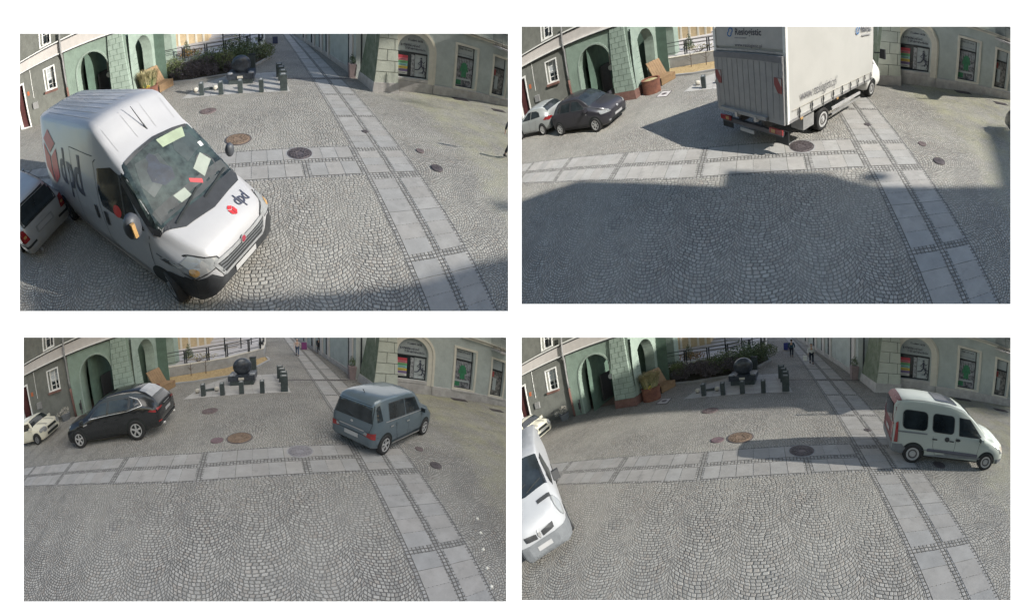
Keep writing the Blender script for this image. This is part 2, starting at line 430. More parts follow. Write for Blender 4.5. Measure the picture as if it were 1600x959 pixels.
def build_paving(P):
    rng = random.Random(3)
    # joint course under the slabs
    def strip(poly, name='sett_course', z=.004): sheet(P, name, [(x, y, z) for x, y in poly], [tuple(range(len(poly)))], STRIP)
    V = []; F = []
    def quad(a0, a1, b0, b1, z=.004):
        n = len(V); V.extend([(a0, b0, z), (a1, b0, z), (a1, b1, z), (a0, b1, z)]); F.append((n, n+1, n+2, n+3))
    for k in range(-6, 35): quad(-.11, 1.45, k, k+1)
    aa = np.arange(-17, -.1, .6)
    for a in aa:
        a1 = min(a+.6, -.11)
        if a1-a < .02: continue
        n = len(V); V.extend([(a, .2+bend(a), .004), (a1, .2+bend(a1), .004), (a1, 1.76+bend(a1), .004), (a, 1.76+bend(a), .004)]); F.append((n, n+1, n+2, n+3))
    sheet(P, 'sett_course', V, F, STRIP)
    V = []; F = []; T = []
    def slab(pts):
        n = len(V); V.extend([(x, y, .009) for x, y in pts]); F.append((n, n+1, n+2, n+3))
        t = rng.uniform(.92, 1.07); w = rng.uniform(-.02, .02); T.append((t+w, t, t-w, 1))
    g = .006
    def row(b0, b1):
        for a0, a1 in ((0, .582), (.756, 1.338)):
            slab([(a0+g, b0+g), (a1-g, b0+g), (a1-g, b1-g), (a0+g, b1-g)])
    b = 0.0
    for seg in range(3):
        for i in range(6): row(b-.424, b); b -= .424
        b -= .18
    for i in range(3): row(.28+i*.37, .28+(i+1)*.37)
    b = 1.6
    while b < 32:
        for i in range(6): row(b, b+.375); b += .375
        b += .17
        if 8.6 < b < 9.0: b = 9.05
    k = 0; a = -.19
    while a > -16:
        for i in range(6 if k else 3):
            a1 = a-.41
            for lo, hi in ((.28, .88), (1.08, 1.68)):
                slab([(a1+g, lo+bend(a1)), (a-g, lo+bend(a)), (a-g, hi+bend(a)), (a1+g, hi+bend(a1))])
            a = a1
        a -= .2; k += 1
    sheet(P, 'granite_slab_bands', V, F, SLAB, tint=T)
    # pad round the fountain
    if True:
        V = []; F = []; T = []
        pad = [(-6.05, 7.2), (-1.3, 6.83), (-1.45, 10.45), (-4.3, 10.5), (-5.45, 9.2)]
        def inside(x, y):
            c = False
            for i in range(5):
                (x1, y1), (x2, y2) = pad[i], pad[(i+1) % 5]
                if (y1 > y) != (y2 > y) and x < (x2-x1)*(y-y1)/(y2-y1)+x1: c = not c
            return c
        bm = bmesh.new(); vv = [bm.verts.new((x, y, 0)) for x, y in pad]; bm.faces.new(vv)
        for c in np.arange(-6, -1, .6): bmesh.ops.bisect_plane(bm, geom=bm.verts[:]+bm.edges[:]+bm.faces[:], plane_co=(c, 0, 0), plane_no=(1, .07, 0))
        for c in np.arange(6.9, 10.6, .45): bmesh.ops.bisect_plane(bm, geom=bm.verts[:]+bm.edges[:]+bm.faces[:], plane_co=(0, c-.25, 0), plane_no=(.07, 1, 0))
        bm.verts.index_update()
        for f in bm.faces:
            c = f.calc_center_median(); n = len(V)
            for v in f.verts: p = c+(v.co-c)*.982; V.append((p.x, p.y, .008))
            F.append(tuple(range(n, n+len(f.verts)))); t = rng.uniform(1.12, 1.32); T.append((t, t, t, 1))
        bm.free(); sheet(P, 'granite_pad', V, F, SLAB, tint=T)
        sheet(P, 'pad_bedding', [(x, y, .004) for x, y in pad], [tuple(range(5))], STRIP)
    # drain channel
    sheet(P, 'drain_channel', [(-1.3, 8.9, .012), (2.2, 8.86, .012), (2.2, 8.97, .012), (-1.3, 9.01, .012)], [(0, 1, 2, 3)], IRON)

def disc(P, name, x, y, r, m, label, cat='manhole cover', rim=True, group='iron covers in the paving'):
    t = Thing(P, name, label, cat, x, y, 0, group=group)
    mm = M().lathe([(0.001, .0), (r, .0), (r, .016), (r*.93, .02), (r*.92, .014), (r*.86, .014), (r*.84, .02), (r*.3, .021), (r*.28, .015), (r*.2, .015), (.001, .02)], n=28)
    # raised studs
    k = 0
    if r > .25:
        for rr in (.42, .58, .74):
            for i in range(int(22*rr)): a = i*2*math.pi/int(22*rr)+rr; mm.box(r*rr*math.cos(a), r*rr*math.sin(a), .024, .045, .045, .012, a)
    t.part('cover', mm, m, sub=0)
    if rim:
        q = M().lathe([(r*1.01, .0), (r*1.10, 0), (r*1.10, .012), (r*1.01, .012)], n=28)
        t.part('frame', q, CONC if rim == 2 else IRON, sub=0)
    t.done()

class Fr:
    def __init__(s, a, b, side=1):
        s.o = np.array(a, float); d = np.array(b, float)-s.o; s.e = d/np.linalg.norm(d); s.n = np.array([s.e[1], -s.e[0]])*side
    def p(s, u, z, d=0): q = s.o+s.e*u+s.n*d; return (q[0], q[1], z)
def wall(m, fr, outer, holes, d=0, depth=.3, res=.6, back=False):
    """wall face with openings, and the reveals of the openings"""
    V, F = tess([outer], res, holes); m.add([fr.p(u, z, d) for u, z in V], F)
    for h in holes:
        n = len(h); m.add([fr.p(u, z, d) for u, z in h]+[fr.p(u, z, d-depth) for u, z in h], [(i, (i+1) % n, (i+1) % n+n, i+n) for i in range(n)])
    return m
def fbox(m, fr, u0, u1, z0, z1, d0, d1):
    return m.hexa([fr.p(u0, z0, d0), fr.p(u1, z0, d0), fr.p(u1, z0, d1), fr.p(u0, z0, d1)], [fr.p(u0, z1, d0), fr.p(u1, z1, d0), fr.p(u1, z1, d1), fr.p(u0, z1, d1)])
def frame(m, fr, u0, u1, z0, z1, w, d0, d1):
    fbox(m, fr, u0, u0+w, z0, z1, d0, d1); fbox(m, fr, u1-w, u1, z0, z1, d0, d1)
    fbox(m, fr, u0+w, u1-w, z1-w, z1, d0, d1); fbox(m, fr, u0+w, u1-w, z0, z0+w, d0, d1); return m
def arch(c, hw, z0, zs, za, n=14):
    return [(c-hw, z0)]+[(c-hw*math.cos(math.pi*i/n), zs+(za-zs)*math.sin(math.pi*i/n)) for i in range(n+1)]+[(c+hw, z0)]
def archtrim(m, fr, c, hw, z0, zs, za, w, d0, d1, n=14):
    a = arch(c, hw, z0, zs, za, n); b = arch(c, hw+w, z0, zs, za+w, n); k = len(a)
    V = [fr.p(u, z, d1) for u, z in a]+[fr.p(u, z, d1) for u, z in b]+[fr.p(u, z, d0) for u, z in a]+[fr.p(u, z, d0) for u, z in b]; F = []
    for i in range(k-1): F += [(i, i+1, k+i+1, k+i), (2*k+i, 3*k+i, 3*k+i+1, 2*k+i+1), (i, 2*k+i, 2*k+i+1, i+1), (k+i, k+i+1, 3*k+i+1, 3*k+i)]
    F += [(0, k, 3*k, 2*k), (k-1, 3*k-1, 4*k-1, 2*k-1)] if False else [(0, k, 3*k, 2*k), (k-1, 2*k-1, 4*k-1, 3*k-1)]
    return m.add(V, F)
def window(t, fr, u0, u1, z0, z1, par, deep=.22, fm=None, mull=2, bars=3, curtain=True):
    fm = fm or WHITE
    w = t.part('window', frame(M(), fr, u0, u1, z0, z1, .08, -deep-.05, -deep+.03), fm, sub=.5)
    if not w: return
    m = M()
    for i in range(1, mull): u = u0+(u1-u0)*i/mull; fbox(m, fr, u-.04, u+.04, z0+.08, z1-.08, -deep-.04, -deep+.02)
    for j in range(1, bars):
        z = z0+(z1-z0)*j/bars; fbox(m, fr, u0+.08, u1-.08, z-.018, z+.018, -deep-.03, -deep+.015)
    t.part('glazing_bar', m, fm, w)
    t.part('pane', fbox(M(), fr, u0+.05, u1-.05, z0+.05, z1-.05, -deep-.035, -deep-.02), GLASS, w)
    if curtain: t.part('curtain', fbox(M(), fr, u0+.1, u0+(u1-u0)*.93, z0+(z1-z0)*.42, z1-.1, -deep-.018, -deep-.01), CURT, w)

def build_left(P):
    A = Fr((-17, 8.98), (-8.56, 7.64)); B = Fr((-8.5, 7.7), (-8.17, 11.98)); W_ = P.where
    t = Thing(P, 'arcaded_building', 'grey and green rendered corner building with arched arcade and cream band '+W_, 'building', -12.5, 8.3); t.pos = (0, 0, 0)
    door = [(-2.3, 0), (-2.3, 3.12), (-.98, 3.12), (-.98, 0)]; w1 = [(1.8, 2.0), (1.8, 3.42), (2.88, 3.42), (2.88, 2.0)]
    t.part('wall', wall(M(), A, [(-5, -.02), (-5, 3.95), (3.95, 3.95), (3.95, -.02)], [door, w1], 0, .26), GREYST)
    w2 = [(1.72, 5.0), (1.72, 6.3), (2.76, 6.3), (2.76, 5.0)]
    t.part('wall', wall(M(), A, [(-5, 4.8), (-5, 7), (8.8, 7), (8.8, 4.8)], [w2], 0, .25), GREYST, label='upper grey wall above the cream band')
    a1 = arch(6.1, 1.22, -.01, 2.15, 3.37)
    t.part('arcade_wall', wall(M(), A, [(3.95, -.02), (3.95, 3.95), (8.5, 3.95), (8.5, -.02)], [a1[::-1]], .02, .62), GREEN, label='green wall with a single round arch')
    t.part('arch_edge', archtrim(M(), A, 6.1, 1.21, .0, 2.15, 3.36, .10, .015, .05), GREENL)
    m = M()
    V, F = tess([[(0, -.02), (0, 4.6), (7.05, 4.6), (7.05, -.02)]], .6, [arch(1.62, 1.15, -.01, 2.2, 3.3)[::-1], arch(4.85, 1.3, .68, 2.2, 3.32)[::-1]])
    m.add([B.p(u, z, 0) for u, z in V], F)
    for h in (arch(1.62, 1.15, -.01, 2.2, 3.3), arch(4.85, 1.3, .68, 2.2, 3.32)):
        n = len(h); m.add([B.p(u, z, 0) for u, z in h]+[B.p(u, z, -.6) for u, z in h], [(i, i+1, i+1+n, i+n) for i in range(n-1)])
    m.add([B.p(7.05, -.02, 0), B.p(7.05, 4.6, 0), B.p(7.05, 4.6, -3), B.p(7.05, -.02, -3)], [(0, 1, 2, 3)])
    t.part('arcade_wall', m, GREENL, label='pale green wall with two arches beside the terrace')
    # passage behind the arches
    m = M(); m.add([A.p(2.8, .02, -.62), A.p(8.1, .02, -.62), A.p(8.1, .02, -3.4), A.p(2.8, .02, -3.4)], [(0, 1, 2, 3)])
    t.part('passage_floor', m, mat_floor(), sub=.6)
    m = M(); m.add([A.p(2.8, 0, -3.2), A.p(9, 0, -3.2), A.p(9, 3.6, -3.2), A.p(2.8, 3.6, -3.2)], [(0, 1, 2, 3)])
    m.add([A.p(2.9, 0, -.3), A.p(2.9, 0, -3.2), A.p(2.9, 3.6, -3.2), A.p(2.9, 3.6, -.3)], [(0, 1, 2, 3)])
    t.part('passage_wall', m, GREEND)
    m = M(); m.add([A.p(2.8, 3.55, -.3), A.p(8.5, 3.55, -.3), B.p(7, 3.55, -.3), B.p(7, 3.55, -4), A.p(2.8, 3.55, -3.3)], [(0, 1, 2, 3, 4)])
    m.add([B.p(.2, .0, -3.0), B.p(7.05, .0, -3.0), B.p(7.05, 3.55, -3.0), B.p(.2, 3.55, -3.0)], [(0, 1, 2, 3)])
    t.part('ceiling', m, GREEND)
    if P.pn != 2:
        m = M(); fr = Fr(A.p(0, 0, -3.2)[:2], A.p(8, 0, -3.2)[:2])
        window(t, fr, 3.3, 4.05, .75, 2.8, None, deep=-.03, mull=2, bars=5, curtain=(P.pn == 3))
    for q in ((.9, 1.9, .3, 1.9, -2.7, -2.6), (2.2, 2.9, .2, 1.6, -1.4, -1.35)): t.part('notice_board', fbox(M(), B, *q), PLASTIC)
    # masonry pier at the corner
    def pier(u, z): k = z/3.9; return u
    b0 = [(7.33, .0), (8.58, .0)]; 
    def hx(m, z0, z1, g):
        def c(z): k = z/3.9; return (7.33+.10*k-g, 8.60-.28*k+g, .16+g-.06*k, -1.0)
        l0, r0, f0, k0 = c(z0); l1, r1, f1, k1 = c(z1)
        return m.hexa([A.p(l0, z0, k0), A.p(r0, z0, k0), A.p(r0, z0, f0), A.p(l0, z0, f0)], [A.p(l1, z1, k1), A.p(r1, z1, k1), A.p(r1, z1, f1), A.p(l1, z1, f1)])
    pr = t.part('pier', hx(M(), .44, 4.2, 0), GREENL, sub=.5)
    if pr: t.part('pier_plinth', hx(M(), 0, .45, .03), BRICK, pr)
    m = M(); z = .46; k = 0
    while z < 4.0:
        hx(m, z-.008, z+.008, .004)
        def c(zz): kk = zz/3.9; return (7.33+.10*kk, 8.60-.28*kk, .165-.06*kk)
        l, r, f = c(z+.14)
        for q in ((.35, .8) if k % 2 else (.12, .58)):
            u = l+(r-l)*q; fbox(m, A, u-.008, u+.008, z, z+.29, f-.04, f+.004)
        u = l+(r-l); 
        for dd in ((.3,) if k % 2 else (.55,)): m.hexa([A.p(u-.03, z, -dd), A.p(u+.006, z, -dd), A.p(u+.006, z, -dd+.016), A.p(u-.03, z, -dd+.016)], [A.p(u-.03, z+.29, -dd), A.p(u-.004, z+.29, -dd), A.p(u-.004, z+.29, -dd+.016), A.p(u-.03, z+.29, -dd+.016)])
        z += .29; k += 1
    t.part('masonry_joints', m, K('pier_joint', (.10, .14, .115), .95), pr, sub=.6)
    # cream band with mouldings
    m = fbox(M(), A, -5, 8.7, 3.95, 4.80, -.1, .09); bd = t.part('cornice', m, CREAM)
    m = fbox(M(), A, -5, 8.72, 3.97, 4.04, .09, .17); fbox(m, A, -5, 8.72, 4.74, 4.82, .09, .18); t.part('moulding', m, WHITE, bd)
    m = fbox(M(), A, -5, 8.72, 3.90, 3.966, .0, .13); fbox(m, A, -5, 8.72, 4.66, 4.735, .09, .12); t.part('dark_moulding', m, PLASTIC, bd)  # dark lip below each white moulding
    window(t, A, 1.8, 2.88, 2.0, 3.42, None, bars=4)
    t.part('window_sill', fbox(M(), A, 1.72, 2.98, 1.86, 2.0, -.2, .14), BRICK)
    t.part('window_surround', frame(M(), A, 1.72, 2.96, 1.99, 3.5, .085, -.02, .03), WHITE)
    window(t, A, 1.72, 2.76, 5.0, 6.3, None, bars=2, curtain=False)
    t.part('window_surround', frame(M(), A, 1.62, 2.86, 4.9, 6.4, .1, -.02, .03), WHITE)
    d = t.part('door', fbox(M(), A, -2.25, -1.0, .02, 3.1, -.22, -.16), mat_door()); 
    t.part('door_frame', frame(M(), A, -2.42, -.84, -.1, 3.26, .13, -.2, .04), WHITE)
    if d: t.part('handle', M().box(*A.p(-1.12, 1.1, -.13), .03, .03, .14), STEEL, d)
    dp = t.part('drainpipe', M().tube([A.p(3.86, 6.9, .14), A.p(3.90, 4.8, .2), A.p(3.90, 4.0, .2), A.p(3.9, 3.6, .1), A.p(3.95, 1.8, .1)], .055, 8), STEEL, smooth=True)
    t.part('drainpipe_foot', M().tube([A.p(3.95, 1.82, .1), A.p(4.0, .0, .1)], .07, 8), BRICK, smooth=True)
    t.part('cable', M().tube([A.p(.2, 3.85, .02), A.p(.22, 1.9, .02)], .02, 5), WHITE)
    t.part('meter_box', fbox(M(), A, .0, .55, 1.15, 1.6, 0, .1), STEEL)
    t.part('door_plate', fbox(M(), A, -.55, -.28, 2.2, 2.5, 0, .02), mat_orange())
    t.part('vent_cover', fbox(M(), A, 4.45, 4.62, .35, .75, .02, .07), PLASTIC)
    t.part('vent_pipe', M().tube([A.p(4.62, .95, .06), A.p(4.56, .1, .06)], .03, 6), IRON)
    t.done()
    if P.pn != 3:
        s = Thing(P, 'hanging_sign', 'small round white sign on a pale strap inside the dark arch '+W_, 'sign', *A.p(6.53, 1.67, -.9))
        s.pos = (0, 0, 0)
        s.part('strap', M().tube([A.p(6.5, 3.4, -.9), A.p(6.52, 2.6, -.9), A.p(6.53, 1.9, -.9)], .035, 5), LIGHTST)
        fa = A.p(6.53, 1.67, -.9); m = M().lathe([(.001, -.01), (.16, -.01), (.16, .01), (.001, .01)], n=18)
        m.xf(lambda x, y, z: (fa[0]+x, fa[1]+z, fa[2]+y)); s.part('face', m, WHITE); s.done()
    # flowers at the foot of the pipe
    if P.pn != 1:
        f = Thing(P, 'flower_tub', 'dark tub of pale flowers at the foot of the grey wall '+W_, 'flower tub', *A.p(3.3, 0, .35))
        f.part('tub', M().lathe([(.001, 0), (.26, 0), (.34, .4), (.31, .4), (.3, .36), (.001, .34)], n=14), GPLAST, smooth=False)
        f.part('flowers', leaves(P.rng, [(0, 0, .62, .36, .25, .24), (-.6, .02, .5, .2, .15, .16)], 260, .07), LIGHTST); f.done()
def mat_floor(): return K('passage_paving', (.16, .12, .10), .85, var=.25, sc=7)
def mat_door(): return K('dark_red_door', (.07, .022, .022), .5, var=.3)
def mat_orange(): return K('orange_plate', (.42, .12, .05), .6)

def leaves(rng, lobes, n, size, up=0.0):
    """leaf-sized quads spread through ellipsoid lobes (x,y,z,rx,ry,rz)"""
    m = M(); vol = [l[3]*l[4]*l[5] for l in lobes]; tot = sum(vol)
    for l, vv in zip(lobes, vol):
        for _ in range(max(6, int(n*vv/tot))):
            while True:
                a, b, c = rng.uniform(-1, 1), rng.uniform(-1, 1), rng.uniform(-1, 1)
                if .2 < a*a+b*b+c*c < 1.15: break
            q = Vector((l[0]+a*l[3], l[1]+b*l[4], l[2]+c*l[5])); s = size*rng.uniform(.6, 1.3)
            d = Vector((rng.gauss(0, 1), rng.gauss(0, 1), rng.gauss(0, 1)+up)).normalized(); u = d.orthogonal().normalized(); w = d.cross(u)
            m.add([q-u*s*.5, q+w*s*.28, q+u*s*.5, q-w*s*.28], [(0, 1, 2, 3)])
    return m
def grass_tuft(rng, n, h, r, lean=.5):
    m = M()
    for _ in range(n):
        a = rng.uniform(0, 6.28); rr = r*math.sqrt(rng.random()); x, y = rr*math.cos(a), rr*math.sin(a); hh = h*rng.uniform(.6, 1.1)
        l = lean*rng.uniform(.3, 1)*hh; dx, dy = math.cos(a)*l, math.sin(a)*l; w = .012
        px, py = -math.sin(a)*w, math.cos(a)*w
        m.add([(x-px, y-py, 0), (x+px, y+py, 0), (x+dx*.4+px, y+dy*.4+py, hh*.7), (x+dx*.4-px, y+dy*.4-py, hh*.7), (x+dx, y+dy, hh)], [(0, 1, 2, 3), (3, 2, 4)])
    return m

TW = [(-8.3, 12.6), (-6.9, 12.5), (-5.6, 12.6), (-4.5, 13.0), (-3.2, 14.5), (-2.3, 15.8), (-2.1, 19), (-1.9, 30)]
KB = [(-7.5, 10.6), (-6.2, 10.3), (-4.85, 10.5), (-4.2, 10.6), (-2.82, 12.5), (-2.05, 14.4), (-2.2, 15.7)]
def build_terrace(P):
    W_ = P.where
    def off(pl, d):
        out = []
        for i, p in enumerate(pl):
            a = np.array(pl[max(i-1, 0)]); b = np.array(pl[min(i+1, len(pl)-1)]); e = (b-a)/np.linalg.norm(b-a); out.append((p[0]-e[1]*d, p[1]+e[0]*d))
        return out
    t = Thing(P, 'retaining_wall', 'low grey concrete retaining wall of the raised terrace '+W_, 'wall', -5, 12.7)
    t.pos = (0, 0, 0); back = off(TW, .3)
    m = M()
    for i in range(len(TW)-1):
        m.hexa([(*TW[i], 0), (*TW[i+1], 0), (*back[i+1], 0), (*back[i], 0)], [(*TW[i], .70), (*TW[i+1], .70), (*back[i+1], .70), (*back[i], .70)])
    t.part('wall', m, CONC); m = M(); f = off(TW, -.03); bb = off(TW, .33)
    for i in range(len(TW)-1): m.hexa([(*f[i], .702), (*f[i+1], .702), (*bb[i+1], .702), (*bb[i], .702)], [(*f[i], .75), (*f[i+1], .75), (*bb[i+1], .75), (*bb[i], .75)])
    t.part('coping', m, LIGHTST); t.done()
    poly = back+[(-16, 30), (-16, 12.6)]
    V, F = tess([poly], 1.5); sheet(P, 'terrace_paving', [(x, y, .66) for x, y in V], F, TERR, sub=1)
    # steps and wall far back
    st = Thing(P, 'terrace_steps', 'wide pale stone steps rising behind the railing '+W_, 'steps', -6, 19); st.pos = (0, 0, 0); m = M()
    for i in range(4): m.hexa([(-9.5, 17.5+i*1.3, .66), (-4.2, 17.9+i*1.3, .66), (-4.2, 24, .66), (-9.5, 24, .66)], [(-9.5, 17.5+i*1.3, .8+i*.16), (-4.2, 17.9+i*1.3, .8+i*.16), (-4.2, 24, .8+i*.16), (-9.5, 24, .8+i*.16)])
    st.part('steps', m, TERR); st.done()
    # railing
    RL = [(-8.6, 12.95), (-7.1, 12.95), (-5.65, 12.75), (-4.55, 13.2), (-3.25, 14.6), (-2.5, 15.6), (-2.3, 17.5), (-2.2, 19.5)]
    r = Thing(P, 'terrace_railing', 'black flat-bar railing along the terrace edge '+W_, 'railing', -5, 13.2); r.pos = (0, 0, 0)
    for i in range(len(RL)-1):
        a = np.array(RL[i]); b = np.array(RL[i+1]); e = (b-a)/np.linalg.norm(b-a); a = a+e*.06; b = b-e*.06; m = M()
        for z in (.95, 1.42, 1.66): m.tube([(*a, z), (*b, z)], .022 if z < 1.6 else .03, 4)
        r.part('rails', m, METAL)
        for q in (a, b): r.part('post', M().box(*q, 1.19, .07, .07, .98), METAL)
    r.done()
    # upper railing of the ramp
    RU = [(-5.0, 16.4), (-3.9, 17.2), (-3.2, 19)]
    r = Thing(P, 'ramp_railing', 'second black railing further back on the terrace '+W_, 'railing', -4, 17); r.pos = (0, 0, 0)
    for i in range(2):
        m = M()
        for z in (1.1, 1.6, 2.0): m.tube([(*RU[i], z), (*RU[i+1], z)], .028, 4)
        m.box(*RU[i], 1.35, .08, .08, 1.35); r.part('rails', m, METAL)
    r.part('post', M().box(*RU[2], 1.35, .08, .08, 1.35), METAL); r.done()
    # bed and kerb
    V, F = tess([KB+[(-2.4, 15.7), (-3.25, 14.4), (-4.55, 12.95), (-5.6, 12.55), (-7.0, 12.45), (-8.1, 12.5), (-8.2, 11.2)]], .8)
    dry = P.pn in (2, 3)
    sheet(P, 'planting_bed', [(x, y, .06) for x, y in V], F, GRAVEL if dry else SOIL, sub=.8)
    kb = Thing(P, 'bed_kerb', 'low stone kerb edging the planting bed '+W_, 'kerb', -4.5, 10.6); kb.pos = (0, 0, 0); m = M(); ko = off(KB, -.16)
    for i in range(len(KB)-1): m.hexa([(*KB[i], 0), (*KB[i+1], 0), (*ko[i+1], 0), (*ko[i], 0)], [(*KB[i], .11), (*KB[i+1], .11), (*ko[i+1], .11), (*ko[i], .11)])
    kb.part('kerb', m, CONC); kb.done()
    # plants
    rg = P.rng
    if not dry:
        spec = [('shrub', -6.9, 11.3, .55, HEATH, 'low purplish heather beside the wooden bench'), ('shrub', -5.9, 11.2, .5, HEATH, 'grey purple spreading shrub in the middle of the planting bed'),
                ('shrub', -4.6, 11.7, .62, LEAF2, 'rounded mid green shrub left of the stone ball'), ('shrub', -3.9, 12.6, .8, LEAF1, 'tall dense green shrub behind the stone ball'),
                ('shrub', -3.1, 13.6, .9, LEAF1, 'largest green shrub at the street end of the bed'), ('shrub', -2.5, 14.6, .62, LEAF2, 'last rounded shrub at the tip of the bed'), ('shrub', -5.3, 11.0, .5, HEATH, 'small purplish shrub close to the kerb'), ('shrub', -7.4, 11.6, .6, LEAF2, 'green shrub against the end of the terrace wall'), ('shrub', -5.2, 12.0, .7, LEAF1, 'upright dark shrub against the terrace wall'), ('shrub', -4.1, 11.4, .5, HEATH, 'low heather-grey shrub just behind the fountain plinth')]
        for nm, x, y, s, m_, lb in spec:
            t = Thing(P, nm, lb+' '+W_, 'shrub', x, y, .05, group='shrubs in the planting bed')
            s *= 1.6; lob = [(rg.uniform(-.5, .5)*s, rg.uniform(-.4, .4)*s, s*rg.uniform(.35, .9), s*rg.uniform(.4, .65), s*rg.uniform(.4, .65), s*rg.uniform(.3, .55)) for _ in range(6)]
            t.part('foliage', leaves(rg, lob, 1500, .07*s+.03), m_, sub=0)
            t.part('stems', sum_m([M().tube([(0, 0, 0), (l[0]*.7, l[1]*.7, l[2])], [.02, .008], 4) for l in lob]), BARK()); t.done()
        t = Thing(P, 'ornamental_grass', 'arching green and yellow grass hanging over the terrace wall '+W_, 'grass clump', -6.0, 12.2, .25)
        t.part('blades', grass_tuft(rg, 600, .75, .35, 1.2), LEAF2, sub=0); t.part('dry_blades', grass_tuft(rg, 120, .8, .3, 1.1), STRAW, sub=0); t.done()
        t = Thing(P, 'autumn_shrub', 'orange brown shrub behind the railing on the terrace '+W_, 'shrub', -7.0, 13.7, .66)
        t.part('foliage', leaves(rg, [(0, 0, .45, .75, .4, .3), (.6, .1, .4, .4, .3, .25)], 500, .11), LEAF3, sub=0); t.part('stems', M().tube([(0, 0, 0), (.1, 0, .5)], [.03, .01], 5), BARK()); t.done()
    else:
        t = Thing(P, 'bare_shrub', 'sparse yellow shrub over the terrace wall '+W_, 'shrub', -6.3, 12.9, .7)
        t.part('foliage', leaves(rg, [(0, .2, .35, .8, .4, .2), (.8, .1, .3, .5, .3, .15)], 240, .1), STRAW, sub=0)
        t.part('stems', sum_m([M().tube([(0, 0, 0), (rg.uniform(-.6, 1), rg.uniform(-.2, .4), rg.uniform(.2, .5))], [.02, .005], 4) for _ in range(12)]), BARK()); t.done()
        for k, (x, y) in enumerate(((-6.6, 11.9), (-5.7, 11.9))):
            t = Thing(P, 'bare_sapling', ('leafless thin sapling beside the bench ' if k == 0 else 'leafless thin sapling in the ochre gravel bed ')+W_, 'sapling', x, y, .06, group='saplings in the bed')
            m = M().tube([(0, 0, 0), (.02, 0, .5), (0, .02, .9)], [.025, .018, .008], 5)
            for _ in range(9): z = rg.uniform(.3, .8); a = rg.uniform(0, 6.28); m.tube([(0, 0, z), (.3*math.cos(a), .3*math.sin(a), z+.25)], [.01, .003], 4)
            t.part('stem', m, BARK()); t.done()
    c = Thing(P, 'small_conifer', 'small dark green conifer at the far end of the arcade '+W_, 'conifer', -7.4, 15.2, .66)
    lob = [(0, 0, .2+.2*k, .42-.07*k, .42-.07*k, .16) for k in range(6)]; c.part('foliage', leaves(rg, lob, 700, .09), LEAF1, sub=0)
    c.part('trunk', M().tube([(0, 0, 0), (0, 0, 1.2)], [.04, .01], 5), BARK()); c.done()
    # cream house behind
    h = Thing(P, 'cream_house', 'cream plastered house beyond the end of the green arcade '+W_, 'house', -7, 20); h.pos = (0, 0, 0)
    h.part('wall', M().hexa([(-9.5, 19.6, .6), (-6.6, 20.2, .6), (-6.6, 24, .6), (-9.5, 24, .6)], [(-9.5, 19.6, 6), (-6.6, 20.2, 6), (-6.6, 24, 6), (-9.5, 24, 6)]), K('cream_plaster', (.45, .35, .22), .85))
    for x in (-9.0, -8.3, -7.6, -7.0): h.part('pilaster', M().box(x, 19.62+(x+9.5)*.2, 3, .16, .2, 5), TRIM)
    h.done()
def sum_m(ms):
    o = M()
    for q in ms: o.add(q.v, q.f)
    return o
def BARK(): return K('bark', (.09, .065, .05), .9, var=.25, sc=20)

